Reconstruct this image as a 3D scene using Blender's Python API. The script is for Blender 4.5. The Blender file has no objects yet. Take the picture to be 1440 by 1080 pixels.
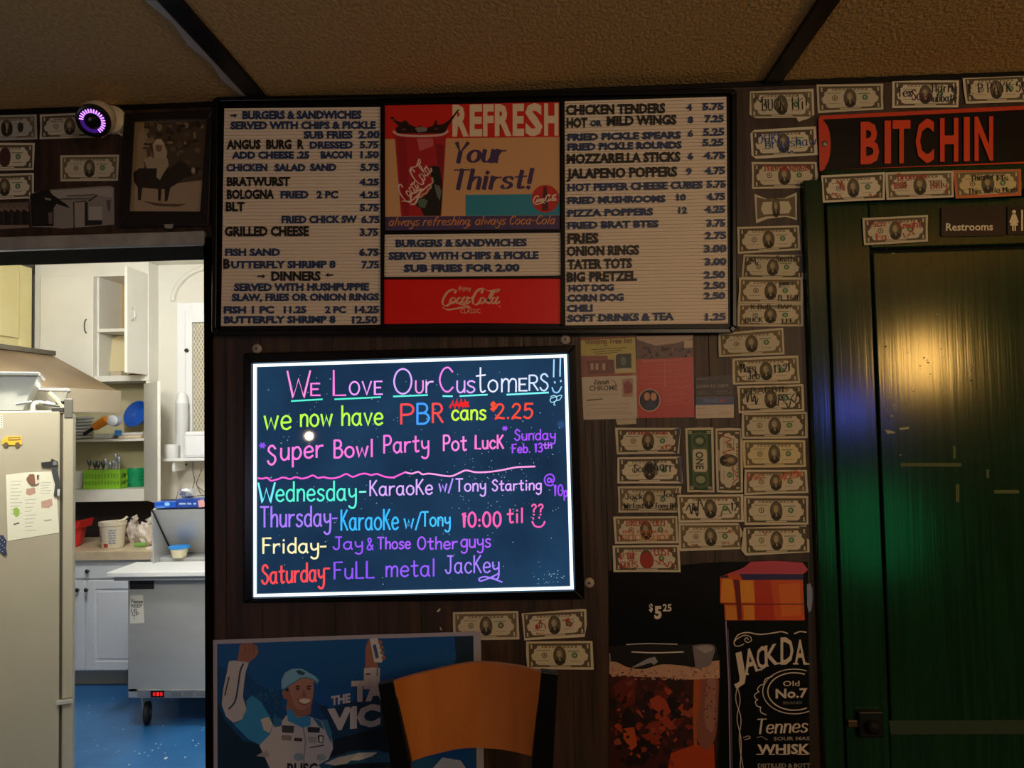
import bpy, bmesh, math, random
from mathutils import Vector, Matrix
R = math.radians
# ------------------------------------------------------------------ camera
FPX = 1088.0                      # focal length in pixels of the 1440x1080 frame
CAM = Vector((0.0, -1.84, 1.72))
YAW, PITCH, ROLL = R(2.35), R(2.4), R(1.15)
FW = Vector((-math.sin(YAW) * math.cos(PITCH), math.cos(YAW) * math.cos(PITCH), math.sin(PITCH)))
_r = FW.cross(Vector((0, 0, 1))).normalized()
_u = _r.cross(FW).normalized()
RT = _r * math.cos(ROLL) - _u * math.sin(ROLL)
UP = _r * math.sin(ROLL) + _u * math.cos(ROLL)
sc = bpy.context.scene
COL = sc.collection
cd = bpy.data.cameras.new('camera')
cam = bpy.data.objects.new('camera', cd)
COL.objects.link(cam)
cd.sensor_width = 36.0
cd.lens = FPX / 1440 * 36.0
cd.clip_start = 0.05
m3 = Matrix((RT, UP, -FW)).transposed()
cam.matrix_world = Matrix.Translation(CAM) @ m3.to_4x4()
sc.camera = cam
sc.view_settings.view_transform = 'Standard'
sc.view_settings.look = 'None'
sc.view_settings.exposure = 0.0
sc.view_settings.gamma = 1.0


def P(px, py, Y=0.0):
    """the point of the plane y = Y that the photograph shows at pixel px, py"""
    d = FW + RT * ((px - 720) / FPX) + UP * ((540 - py) / FPX)
    return CAM + d * ((Y - CAM.y) / d.y)


# ------------------------------------------------------------------ world and lamps
w = bpy.data.worlds.new('world')
sc.world = w
w.use_nodes = True
w.node_tree.nodes['Background'].inputs[0].default_value = (0.02, 0.017, 0.014, 1)
w.node_tree.nodes['Background'].inputs[1].default_value = 0.35


def lamp(name, kind, loc, energy, col, size=0.1, rot=None, size_y=None):
    l = bpy.data.lights.new(name, kind)
    l.energy = energy
    l.color = col
    if kind == 'AREA':
        l.size = size
        if size_y:
            l.shape = 'RECTANGLE'
            l.size_y = size_y
    else:
        l.shadow_soft_size = size
    o = bpy.data.objects.new(name, l)
    COL.objects.link(o)
    o.location = loc
    if rot:
        o.rotation_euler = rot
    return o


def mirrored(px, py, dist, plane=0.0):
    """where a lamp hangs in the bar when the glossy wall shows its reflection at pixel px, py"""
    q = P(px, py, dist)
    return Vector((q.x, 2 * plane - dist, q.z))


# warm pendants over the bar behind the viewer, some seen reflected in the door and in the lit board
lamp('pendant_or_fill_light', 'POINT', mirrored(1296, 508, 2.3), 31, (1.0, 0.55, 0.13), 0.13)
lamp('pendant_or_fill_light', 'POINT', mirrored(437, 613, 2.6), 2.6, (1.0, 0.70, 0.42), 0.022)
lamp('pendant_or_fill_light', 'POINT', (1.05, -3.2, 2.2), 46, (1.0, 0.76, 0.52), 0.2)
lamp('pendant_or_fill_light', 'POINT', (2.5, -1.3, 1.85), 9, (1.0, 0.56, 0.16), 0.1)  # warm fill added to brighten the right ceiling and bills, not a pendant
# neon beer signs on the opposite wall, and an added cool fill
lamp('neon_or_fill_light', 'POINT', mirrored(1192, 575, 3.4), 8, (0.10, 0.16, 1.0), 0.12)
lamp('neon_or_fill_light', 'POINT', mirrored(1222, 740, 3.0), 4, (0.02, 1.0, 0.32), 0.3)
lamp('neon_or_fill_light', 'POINT', mirrored(789, 597, 3.6), 0.08, (0.10, 0.30, 1.0), 0.025)
lamp('neon_or_fill_light', 'POINT', (-1.85, -2.6, 1.3), 10.0, (0.78, 0.74, 1.0), 0.15)  # near-neutral fill added to cool the left half, not a sign
# fluorescent tubes on the kitchen ceiling
lamp('kitchen_tube_light', 'POINT', (-1.7, 0.5, 2.44), 66, (1.0, 0.98, 0.94), 0.12)
lamp('kitchen_tube_light', 'POINT', (-2.1, 1.8, 2.68), 62, (0.95, 0.98, 1.0), 0.12)


# ------------------------------------------------------------------ materials
def lin(c):
    return tuple((v / 12.92 if v <= 0.04045 else ((v + 0.055) / 1.055) ** 2.4) for v in c)


def hexc(h):
    return lin(tuple(int(h[i:i + 2], 16) / 255 for i in (0, 2, 4)))


_mats = {}


def M(h, rough=0.6, metal=0.0, emit=0.0, spec=0.5, alpha=1.0, trans=0.0):
    """a plain coat of one colour (hex, as the eye sees it in white light)"""
    k = (h, rough, metal, emit, spec, alpha, trans)
    if k in _mats:
        return _mats[k]
    m = bpy.data.materials.new('coat_' + h)
    m.use_nodes = True
    b = m.node_tree.nodes['Principled BSDF']
    c = hexc(h)
    b.inputs['Base Color'].default_value = (*c, 1)
    b.inputs['Roughness'].default_value = rough
    b.inputs['Metallic'].default_value = metal
    b.inputs['Specular IOR Level'].default_value = spec
    b.inputs['Alpha'].default_value = alpha
    b.inputs['Transmission Weight'].default_value = trans
    if emit:
        b.inputs['Base Color'].default_value = (*[v * 0.15 for v in c], 1)
        b.inputs['Emission Color'].default_value = (*c, 1)
        b.inputs['Emission Strength'].default_value = emit
    _mats[k] = m
    return m


def grain(name, c1, c2, scale=(1, 1, 1), nscale=5.0, rough=0.6, bump=0.0, detail=6.0, metal=0.0, lo=0.35, hi=0.65, spec=0.5, dist=0.02):
    m = bpy.data.materials.new(name)
    m.use_nodes = True
    nt = m.node_tree
    b = nt.nodes['Principled BSDF']
    tc = nt.nodes.new('ShaderNodeTexCoord')
    mp = nt.nodes.new('ShaderNodeMapping')
    mp.inputs['Scale'].default_value = scale
    no = nt.nodes.new('ShaderNodeTexNoise')
    no.inputs['Scale'].default_value = nscale
    no.inputs['Detail'].default_value = detail
    cr = nt.nodes.new('ShaderNodeValToRGB')
    cr.color_ramp.elements[0].position = lo
    cr.color_ramp.elements[1].position = hi
    cr.color_ramp.elements[0].color = (*hexc(c1), 1)
    cr.color_ramp.elements[1].color = (*hexc(c2), 1)
    nt.links.new(tc.outputs['Object'], mp.inputs[0])
    nt.links.new(mp.outputs[0], no.inputs['Vector'])
    nt.links.new(no.outputs['Fac'], cr.inputs[0])
    nt.links.new(cr.outputs[0], b.inputs['Base Color'])
    b.inputs['Roughness'].default_value = rough
    b.inputs['Metallic'].default_value = metal
    b.inputs['Specular IOR Level'].default_value = spec
    if bump:
        bu = nt.nodes.new('ShaderNodeBump')
        bu.inputs['Strength'].default_value = bump
        bu.inputs['Distance'].default_value = dist
        nt.links.new(no.outputs['Fac'], bu.inputs['Height'])
        nt.links.new(bu.outputs[0], b.inputs['Normal'])
    return m


MAT_PANELING = grain('dark_wood_paneling', '23170f', '422d1f', (9, 9, 0.55), 4.0, 0.5, 0.25)
MAT_CEILING = grain('textured_ceiling_board', 'bd9a62', 'd8b67c', (1, 0.55, 1), 150.0, 0.9, 0.35, 3.0)
MAT_BLACK = M('060607', 0.4, spec=0.22)
MAT_GREEN = grain('glossy_green_paint', '0f2a19', '133520', (40, 40, 1.1), 3.0, 0.155, 0.05, 4.0, dist=0.004)
MAT_STEEL = grain('brushed_steel', 'b8b8b6', 'bfbfbe', (1, 1, 4), 3.0, 0.40, 0.0, 3.0, 0.35)
MAT_FRIDGE = grain('worn_almond_enamel', '9b947f', 'a7a08a', (1, 1, 0.6), 1.6, 0.42, 0.0)
MAT_HOOD = grain('greasy_hood_metal', '7f6a50', '9d8666', (1, 1, 1), 2.0, 0.4, 0.0, metal=0.35)
MAT_CREAM = grain('cream_wall_paint', 'd6d1c2', 'dedacd', (1, 1, 1), 2.0, 0.7)
MAT_BLUEFLOOR = grain('blue_painted_floor', '265f98', '3a79b6', (1, 1, 1), 2.3, 0.32, 0.04, 8.0)
MAT_DARKFLOOR = grain('dark_bar_floor', '1c1512', '2a201a', (1, 6, 1), 3.0, 0.5)
MAT_STOOLWOOD = grain('orange_beech_veneer', 'a8622a', 'b87035', (6, 6, 0.8), 3.0, 0.32, 0.0)
MAT_TRIMGREY = grain('scuffed_grey_paint', '8d8f92', 'a7a8a8', (3, 3, 3), 6.0, 0.45, 0.05)


# ------------------------------------------------------------------ mesh builder
class MB:
    def __init__(s, mp=None, org=None):
        s.v, s.f, s.fm, s.mats = [], [], [], []
        s.mp = mp or (lambda x, y, l: P(x, y, -l))
        s.smooth = False
        s.tick = 0
        s.org = org or (0, 0, 1.0)      # a crop of the photograph: its corner and its magnification

    def mi(s, m):
        if m not in s.mats:
            s.mats.append(m)
        return s.mats.index(m)

    def face(s, pts, m):
        b = len(s.v)
        s.v += [Vector(p) for p in pts]
        s.f.append(list(range(b, b + len(pts))))
        s.fm.append(s.mi(m))

    def raw(s, verts, faces, m):
        b = len(s.v)
        s.v += [Vector(p) for p in verts]
        k = s.mi(m)
        for f in faces:
            s.f.append([b + i for i in f])
            s.fm.append(k)

    # solids in metres
    def box(s, lo, hi, m, bev=0.0):
        x0, y0, z0 = lo
        x1, y1, z1 = hi
        if bev:
            bm = bmesh.new()
            bmesh.ops.create_cube(bm, size=1)
            for v in bm.verts:
                v.co = Vector(((x0 + x1) / 2 + v.co.x * (x1 - x0), (y0 + y1) / 2 + v.co.y * (y1 - y0), (z0 + z1) / 2 + v.co.z * (z1 - z0)))
            bmesh.ops.bevel(bm, geom=bm.edges[:], offset=bev, segments=2, profile=0.5, affect='EDGES')
            s.bm(bm, m)
            return
        s.raw([(x0, y0, z0), (x1, y0, z0), (x1, y1, z0), (x0, y1, z0), (x0, y0, z1), (x1, y0, z1), (x1, y1, z1), (x0, y1, z1)],
              [(0, 3, 2, 1), (4, 5, 6, 7), (0, 1, 5, 4), (1, 2, 6, 5), (2, 3, 7, 6), (3, 0, 4, 7)], m)

    def bm(s, bm, m):
        bm.verts.index_update()
        s.raw([v.co.copy() for v in bm.verts], [[v.index for v in f.verts] for f in bm.faces], m)
        bm.free()

    def hexa(s, a, b, m):
        """a solid between two matching outlines of points"""
        n = len(a)
        s.raw(list(a) + list(b), [list(range(n))[::-1], list(range(n, 2 * n))] + [(i, (i + 1) % n, n + (i + 1) % n, n + i) for i in range(n)], m)

    def lathe(s, c, prof, m, n=24, ax=Vector((0, 0, 1)), close=True):
        ax = Vector(ax).normalized()
        e = ax.orthogonal().normalized()
        g = ax.cross(e)
        vs, fs = [], []
        for r, h in prof:
            for i in range(n):
                t = 2 * math.pi * i / n
                vs.append(Vector(c) + ax * h + (e * math.cos(t) + g * math.sin(t)) * r)
        for j in range(len(prof) - 1):
            for i in range(n):
                k = (i + 1) % n
                fs.append((j * n + i, j * n + k, (j + 1) * n + k, (j + 1) * n + i))
        if close:
            fs.append(tuple(range(n))[::-1])
            fs.append(tuple(range((len(prof) - 1) * n, len(prof) * n)))
        s.raw(vs, fs, m)

    def tube(s, pts, r, m, n=8, r2=None):
        pts = [Vector(p) for p in pts]
        r2 = r if r2 is None else r2
        vs, fs = [], []
        pe = None
        for i, p in enumerate(pts):
            t = (pts[min(i + 1, len(pts) - 1)] - pts[max(i - 1, 0)]).normalized()
            e = t.orthogonal().normalized() if pe is None else (pe - t * pe.dot(t)).normalized()
            pe = e
            g = t.cross(e)
            rr = r + (r2 - r) * i / max(1, len(pts) - 1)
            for k in range(n):
                a = 2 * math.pi * k / n
                vs.append(p + (e * math.cos(a) + g * math.sin(a)) * rr)
        for i in range(len(pts) - 1):
            for k in range(n):
                q = (k + 1) % n
                fs.append((i * n + k, i * n + q, (i + 1) * n + q, (i + 1) * n + k))
        fs.append(tuple(range(n))[::-1])
        fs.append(tuple(range((len(pts) - 1) * n, len(pts) * n)))
        s.raw(vs, fs, m)

    # printed shapes, in pixels of the photograph (or of a crop of it), lifted off the surface
    def q(s, x, y, l):
        return s.mp(s.org[0] + x / s.org[2], s.org[1] + y / s.org[2], l)

    def lift(s, l):
        s.tick += 1
        return l + (s.tick % 60) * 2e-6

    def poly(s, pts, m, l):
        l = s.lift(l)
        s.face([s.q(x, y, l) for x, y in pts], m)

    def rect(s, x0, y0, x1, y1, m, l):
        s.poly([(x0, y0), (x1, y0), (x1, y1), (x0, y1)], m, l)

    def oval(s, cx, cy, rx, ry, m, l, n=20, a0=0, a1=360):
        s.poly([(cx + rx * math.cos(R(a0 + (a1 - a0) * i / n)), cy + ry * math.sin(R(a0 + (a1 - a0) * i / n))) for i in range(n + (a1 - a0 < 360))], m, l)

    def slab(s, pts, m, l0, l1):
        a = [s.q(x, y, l1) for x, y in pts]
        b = []
        for (x, y), p in zip(pts, a):
            g = s.q(x, y, l0)
            b.append(g)
        if abs(sum((pts[i][0] * pts[(i + 1) % len(pts)][1] - pts[(i + 1) % len(pts)][0] * pts[i][1]) for i in range(len(pts)))) > 0:
            s.hexa(b, a, m)

    def stroke(s, pts, wd, m, l, nib=None, taper=False):
        """a ribbon along a polyline; nib = (thin share, pen angle) makes it calligraphic"""
        pts = [Vector((p[0], p[1])) for p in pts]
        pts = [p for i, p in enumerate(pts) if i == 0 or (p - pts[i - 1]).length > 1e-6]
        if len(pts) < 2:
            return
        l = s.lift(l)
        vs = []
        n = len(pts)
        for i, p in enumerate(pts):
            a = pts[max(0, i - 1)]
            b = pts[min(n - 1, i + 1)]
            t = (b - a)
            if t.length < 1e-9:
                t = Vector((1, 0))
            t.normalize()
            k = wd * 0.5
            if nib:
                k *= nib[0] + (1 - nib[0]) * abs(math.sin(math.atan2(t.y, t.x) - nib[1]))
            if 0 < i < n - 1:
                u1 = (p - a).normalized()
                u2 = (b - p).normalized()
                k /= max(0.6, math.sqrt(max(0.0, (1 + u1.dot(u2)) / 2)))
            if taper:
                k *= 0.25 + 0.75 * math.sin(math.pi * min(1, max(0, i / (n - 1))))
            q = p.copy()
            if i == 0:
                q -= t * wd * 0.3
            if i == n - 1:
                q += t * wd * 0.3
            nn = Vector((-t.y, t.x)) * k
            vs += [s.q(q.x + nn.x, q.y + nn.y, l), s.q(q.x - nn.x, q.y - nn.y, l)]
        s.raw(vs, [(2 * i, 2 * i + 1, 2 * i + 3, 2 * i + 2) for i in range(n - 1)], m)

    def curve(s, pts, wd, m, l, nib=None, taper=False):
        s.stroke(crom(pts), wd, m, l, nib, taper)

    def script(s, txt, x0, x1, yb, cap, wd, m, l, slope=0.0, shear=0.0, nib=None, serif=0.0):
        """pen lettering fitted between x0 and x1 on the baseline yb; cap is the capital height"""
        items, adv = [], 0.0
        for ch in txt:
            if ch == ' ':
                adv += 4.0
                continue
            wdt, sts = GL.get(ch, GL['-'])
            for st, smooth in sts:
                items.append(([(adv + x, y) for x, y in st], smooth))
            adv += wdt + 1.4
        adv = max(adv - 1.4, 0.1)
        sy = cap / 10.0
        sx = (x1 - x0 - shear * cap) / adv

        def T(x, y):
            X = x0 + x * sx + shear * y * sy
            return (X, yb - y * sy + slope * (X - x0))
        for st, smooth in items:
            pp = crom(st) if smooth else st
            s.stroke([T(*p) for p in pp], wd, m, l, nib)
            if serif:
                for e in (st[0], st[-1]):
                    if e[1] in (0, 6, 10, -4) or e[1] > 9.9:
                        a, b = T(*e), T(e[0] + 1, e[1])
                        s.stroke([(a[0] - serif, a[1]), (a[0] + serif, a[1])], wd * 0.3, m, l)

    def type(s, txt, x0, x1, y0, y1, m, l, slope=0.0, bold=0.02, thick=0.0, shear=0.0, condense=None):
        """block lettering with capitals between y0 and y1 and from x0 to x1"""
        vs, fs, bx0, bx1 = glyphs(txt, bold, thick > 0)
        kx = (x1 - x0) / max(1e-6, bx1 - bx0)
        ky = (y1 - y0) / (CAPH + 2 * bold)
        l = s.lift(l)
        out = []
        for x, y, z in vs:
            X = x0 + (x - bx0) * kx + shear * (y + bold) * ky
            Y = y1 - (y + bold) * ky + slope * (X - x0)
            out.append(s.q(X, Y, l + (thick if z > 0 else 0.0)))
        s.raw(out, fs, m)

    def build(s, name, parent=None, loc=None, bevel=0.0, smooth=None):
        me = bpy.data.meshes.new(name)
        if loc is None and parent is None:
            lo = Vector([min(v[i] for v in s.v) for i in range(3)])
            hi = Vector([max(v[i] for v in s.v) for i in range(3)])
            loc = Vector(((lo.x + hi.x) / 2, (lo.y + hi.y) / 2, lo.z))
        o0 = WORLD[parent.name] if parent else Vector(loc)
        me.from_pydata([v - o0 for v in s.v], [], s.f)
        for m in s.mats:
            me.materials.append(m)
        me.polygons.foreach_set('material_index', s.fm)
        if s.smooth or smooth:
            me.polygons.foreach_set('use_smooth', [True] * len(me.polygons))
        me.update()
        o = bpy.data.objects.new(name, me)
        COL.objects.link(o)
        if s.smooth or smooth:
            md = o.modifiers.new('soft_edges', 'EDGE_SPLIT')
            md.split_angle = R(40)
        if parent:
            o.parent = parent
        else:
            o.location = o0
        WORLD[o.name] = o0.copy()
        if bevel:
            md = o.modifiers.new('bevel', 'BEVEL')
            md.width = bevel
            md.segments = 2
            md.limit_method = 'ANGLE'
        return o


WORLD = {}


def thing(name, label, cat, loc, group=None):
    o = bpy.data.objects.new(name, None)
    COL.objects.link(o)
    o.empty_display_size = 0.05
    o.location = loc
    WORLD[o.name] = Vector(loc)
    return tag(o, label, cat, group)


def tag(o, label, cat, group=None):
    o['label'] = label
    o['category'] = cat
    if group:
        o['group'] = group
    return o


def struct(o):
    o['kind'] = 'structure'
    return o


def crom(pts, n=5):
    if len(pts) < 3:
        return pts
    out = []
    p = [pts[0]] + list(pts) + [pts[-1]]
    closed = abs(pts[0][0] - pts[-1][0]) + abs(pts[0][1] - pts[-1][1]) < 1e-6
    if closed:
        p[0] = pts[-2]
        p[-1] = pts[1]
    for i in range(1, len(p) - 2):
        a, b, c, d = p[i - 1], p[i], p[i + 1], p[i + 2]
        for k in range(n):
            t = k / n
            out.append(tuple(0.5 * (2 * b[j] + (c[j] - a[j]) * t + (2 * a[j] - 5 * b[j] + 4 * c[j] - d[j]) * t * t + (3 * b[j] - a[j] - 3 * c[j] + d[j]) * t ** 3) for j in (0, 1)))
    out.append(tuple(pts[-1]))
    return out


_gc = {}
CAPH = 0.7


def glyphs(txt, bold, solid):
    k = (txt, bold, solid)
    if k in _gc:
        return _gc[k]
    cu = bpy.data.curves.new('lettering', 'FONT')
    cu.body = txt
    cu.offset = bold
    cu.resolution_u = 2
    cu.extrude = 0.05 if solid else 0.0
    cu.fill_mode = 'BOTH' if solid else 'FRONT'
    ob = bpy.data.objects.new('lettering', cu)
    COL.objects.link(ob)
    dg = bpy.context.evaluated_depsgraph_get()
    dg.update()
    me = bpy.data.meshes.new_from_object(ob.evaluated_get(dg))
    vs = [tuple(v.co) for v in me.vertices]
    fs = [tuple(p.vertices) for p in me.polygons]
    bpy.data.objects.remove(ob)
    bpy.data.curves.remove(cu)
    bpy.data.meshes.remove(me)
    xs = [v[0] for v in vs]
    _gc[k] = (vs, fs, min(xs), max(xs))
    return _gc[k]


CAPH = max(v[1] for v in glyphs('H', 0.0, False)[0])

# pen strokes of each character: width; strokes apart by /, a leading ! keeps it straight
_F = '''a 6;5,5 3,6 1,5 .3,3 1,.8 3,0 4.5,1.4 5,4.5/!5,6 5,1 5.8,0
b 5.6;!.5,10 .5,0/.5,4 2,5.8 4,5.8 5.3,3 4,.3 2,0 .5,1.5
c 5.2;5,4.8 3.5,6 1.5,5.4 .4,3 1.5,.5 3.5,0 5.2,1.2
d 5.4;5,4.8 3,6 1,5 .3,3 1,.8 3,0 5,1.5/!5,10 5,0
e 5.2;.5,3 4.8,3.3 4.5,5.2 2.8,6 1,5 .3,3 1,.8 3,0 5,1
f 5;5,9 4,10 2.7,9.5 2.2,8 2.2,0/!.5,6 4.3,6
g 5.2;5,5 3,6 1,5 .3,3.2 1,1.2 3,.6 4.6,1.8 5,5.5/5,6 5,-1.5 4,-3.6 2,-4 .5,-3
h 5.2;!.6,10 .6,0/.6,3.5 2,5.6 3.8,6 4.8,4.5 4.8,0
i 2.2;!1.1,6 1.1,0/!1,8.2 1.3,8.7
j 3;2,6 2,-2 1,-3.8 -.5,-3.4/!1.9,8.2 2.2,8.7
k 5;!.6,10 .6,0/!4.6,6 .8,2.6/!1.8,3.5 4.8,0
l 2;!1,10 1,0
m 8;!.6,6 .6,0/.6,3.8 1.8,5.8 3.2,5.8 3.9,4.5 3.9,0/3.9,3.8 5.2,5.8 6.8,5.8 7.5,4.5 7.5,0
n 5.2;!.6,6 .6,0/.6,3.8 2,5.8 3.8,5.9 4.8,4.4 4.8,0
o 5.8;3,6 1,5 .3,3 1,1 3,0 5,1 5.6,3 5,5 3,6
p 5.6;!.6,6 .6,-4/.6,4 2,5.8 4,5.8 5.3,3 4,.3 2,0 .6,1.5
r 4.2;!.6,6 .6,0/.6,3.5 2,5.5 4.2,5.8
s 4.6;4.4,5.2 3,6 1.2,5.6 .8,4.3 2,3.3 3.8,2.5 4.3,1.2 3,.1 1.2,.1 .3,1
t 4.6;2.2,9 2.2,1.6 3,0 4.4,.5/!.3,6 4.4,6.3
u 5.2;.6,6 .6,1.8 1.8,.1 3.6,.3 4.9,2.2/!4.9,6 4.9,0
v 5;!.4,6 2.6,0 4.8,6
w 7.6;!.4,6 2,.2 3.8,5 5.6,.2 7.4,6
x 5;!.4,6 4.6,0/!4.6,6 .4,0
y 5.2;.5,6 .8,3 2.4,1.8 4.8,3/4.9,6 4.9,-1 4,-3.6 2,-4 .5,-3
z 5;!.4,6 4.6,6 .4,0 4.8,0
A 6.4;!.2,0 3.2,10 6.2,0/!1.3,3.6 5.1,3.6
B 5.8;!.6,10 .6,0/.6,10 3.8,9.8 4.8,7.6 3.6,5.6 .6,5.3/.6,5.3 4,5.2 5.6,2.8 4,.2 .6,0
C 6;5.8,8.2 4,10 1.8,9 .4,5 1.8,1 4,0 6,1.8
D 6.2;!.6,10 .6,0/.6,10 4,9.4 6,5 4,.6 .6,0
E 5.2;!5,10 .6,10 .6,0 5.2,0/!.6,5.2 4.2,5.2
F 5.2;!5.2,10 .6,10 .6,0/!.6,5.4 4.2,5.4
G 6.2;5.8,8.2 4,10 1.8,9 .4,5 1.8,1 4,0 5.8,1.4 5.9,4.4/!3.6,4.4 6,4.4
H 6;!.6,10 .6,0/!5.4,10 5.4,0/!.6,5.2 5.4,5.2
I 2;!1,10 1,0
J 5.4;4,10 4,2.2 3,.1 1.4,.2 .3,2/!1.8,10 5.6,10
K 5.8;!.6,10 .6,0/!5.2,10 .8,4.4/!2,5.6 5.6,0
L 5;!.6,10 .6,0 5,0
M 7.2;!.5,0 .8,10 3.6,3 6.4,10 6.7,0
N 6.2;!.6,0 .6,10 5.6,0 5.6,10
O 6.6;3.3,10 1.2,8.6 .3,5 1.2,1.4 3.3,0 5.4,1.4 6.3,5 5.4,8.6 3.3,10
P 5.4;!.6,10 .6,0/.6,10 4,9.8 5.2,7.4 4,5 .6,4.6
R 5.8;!.6,10 .6,0/.6,10 4,9.8 5.2,7.4 4,5.2 .6,5/!2.6,5 5.6,0
S 5.4;5,8.4 3.4,10 1.4,9.4 .8,7.4 2.6,5.6 4.6,4.2 5,2 3.4,0 1.4,.2 .3,1.8
T 6.2;!3.1,10 3.1,0/!.2,10 6,10
U 6;.6,10 .6,3 1.8,.3 4,.3 5.4,3 5.4,10
V 6;!.3,10 3,0 5.7,10
W 9;!.3,10 2.4,0 4.4,7 6.4,0 8.8,10
Y 6;!.3,10 3,5.2 5.7,10/!3,5.2 3,0
Z 5.6;!.5,10 5.2,10 .4,0 5.4,0
0 6;3,10 1.1,8.4 .5,5 1.1,1.6 3,0 4.9,1.6 5.5,5 4.9,8.4 3,10
1 2.6;!.4,8.4 1.4,10 1.4,0
2 5.4;.6,7.6 1.6,9.6 3.6,9.8 4.8,7.8 3.8,5 .5,.2 2,.6 5.2,0
3 5.4;.6,8.8 2.6,10 4.6,8.6 4,6 2.2,5.4 4.6,4.4 5,2 3,0 .4,1
4 5.8;!4,0 4,10 .4,3.4 5.6,3.4
5 5.2;!5,10 1.2,10 .9,5.6/.9,5.6 3.4,6.4 5,4 4,.8 2,0 .3,1
6 5.4;4.4,9.4 2,8 .6,4 1,1 3,0 4.9,1.4 4.6,4.2 2.8,5 .9,3.4
7 5.2;!.4,10 5,10 2,0
8 5.4;2.8,5.4 1,7 1.2,9.2 2.8,10 4.4,9.2 4.6,7 2.8,5.4 .8,3.6 .8,1.2 2.8,0 4.8,1.2 4.8,3.6 2.8,5.4
9 5.4;4.8,7 3,5.2 1,6 .6,8.4 2.4,10 4.6,9 4.8,6 4,2 2.6,0
- 4;!.3,4 3.7,4.2
. 1.4;!.5,.1 .9,.4
, 1.4;!.9,.5 .3,-1.5
: 1.6;!.6,.5 1,.9/!.6,4.4 1,4.8
! 1.6;!.8,10 .8,2.8/!.7,.1 .9,.6
? 5;.6,8.4 2,10 4,9.4 4.4,7.4 2.6,5.2 2.4,3/!2.3,.2 2.6,.7
' 1.2;!.6,10 .6,7.6
$ 5.2;4.8,7.8 3,9 1,8 1.4,6 4,4.4 4.6,2.4 2.8,1 .4,2/!2.7,10.6 2.7,-.6
& 6.2;6,4 3.6,.2 1.2,.3 .6,2.4 4,7 3.6,9.6 2,9.8 1.4,8 6,0
/ 4.4;!.2,-1 4.2,10
@ 8;5.6,5.4 3.6,6.6 2.6,4.4 3.6,2.8 5.4,4.4 5.8,6 5.8,3.2 7.4,4 7.4,7.6 5,10 1.6,8.6 .4,5 1.8,1 5,0 7,1.2
* 5;!.4,5 4.6,5/!1.4,8 3.6,2/!3.6,8 1.4,2'''
GL = {}
for ln in _F.split('\n'):
    ch, rest = ln[0], ln[2:]
    wd_, body = rest.split(';')
    sts = []
    for part in body.split('/'):
        if not part:
            continue
        sm = not part.startswith('!')
        pts_ = [tuple(float(t) for t in p.split(',')) for p in part.lstrip('!').split()]
        sts.append((pts_, sm))
    GL[ch] = (float(wd_), sts)
# the slash itself clashes with the stroke mark
GL['/'] = (4.4, [([(0.2, -1), (4.2, 10)], False)])
# ------------------------------------------------------------------ the bar's shell
JX = P(291, 600).x                     # right jamb of the kitchen doorway
HZ = P(150, 339).z                     # underside of its head
CZ = P(720, 128).z                     # ceiling
DX0 = P(1172, 560).x                   # latch edge of the green door
DTOP = P(1200, 284).z
CAS0 = P(1147, 560).x - 0.0
LX = -3.6
DX1 = DX0 + 0.84


def boxes(name, lst, m, bevel=0.0, parent=None):
    b = MB()
    for lo, hi in lst:
        b.box(lo, hi, m)
    return b.build(name, parent, bevel=bevel)


struct(boxes('wall_back', [((JX, 0, 0), (DX0 - 0.012, 0.12, CZ)), ((LX, 0, HZ), (JX, 0.12, CZ)),
                           ((DX0 - 0.012, 0, DTOP + 0.012), (DX1 + 0.012, 0.12, CZ)), ((DX1 + 0.012, 0, 0), (3.2, 0.12, CZ))], MAT_PANELING))
# grooves between the wall boards
g = MB()
for px in (318, 368, 470, 531, 590, 668, 741, 800, 853, 912, 1003, 1046):
    x = P(px, 700).x
    g.box((x - 0.0009, -0.0007, 0.02), (x + 0.0009, 0.004, CZ - 0.03), M('1a110c', 0.8))
struct(g.build('trim_1'))
struct(boxes('ceiling', [((LX, -5.2, CZ), (3.2, 0.12, CZ + 0.05))], MAT_CEILING))
bt = MB()
for (ax, ay, bx, by) in ((369, 133, 252, 0), (1085, 112, 1161, 0)):
    x = P(ax, ay).x
    bt.box((x - 0.021, -5.2, CZ - 0.009), (x + 0.021, -0.001, CZ + 0.001), MAT_BLACK)
struct(bt.build('trim_2', bevel=0.002))
struct(boxes('trim_3', [((LX, -0.005, CZ - 0.012), (3.2, 0, CZ))], M('0d0b0a', 0.6, spec=0.2), 0.001))
struct(boxes('floor', [((LX, -5.2, -0.05), (3.2, 0.0, 0))], MAT_DARKFLOOR))
struct(boxes('wall_left', [((LX - 0.1, -5.2, 0), (LX, 0.0, CZ))], MAT_PANELING))
struct(boxes('wall_right', [((3.2, -5.2, 0), (3.3, 0.12, CZ))], MAT_PANELING))
struct(boxes('wall_front', [((LX, -5.3, 0), (3.2, -5.2, CZ))], MAT_PANELING))
# the doorway's painted head casing
hc = MB()
z0, z1 = P(150, 350).z, P(150, 331).z
hc.box((LX, -0.018, z0), (P(291, 340).x, 0, z1), MAT_TRIMGREY)
struct(hc.build('trim_4', bevel=0.003))
jb = MB()
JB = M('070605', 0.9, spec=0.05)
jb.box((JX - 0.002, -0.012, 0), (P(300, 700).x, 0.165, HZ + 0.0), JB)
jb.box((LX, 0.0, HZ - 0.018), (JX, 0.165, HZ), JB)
struct(jb.build('trim_5', bevel=0.002))
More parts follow.
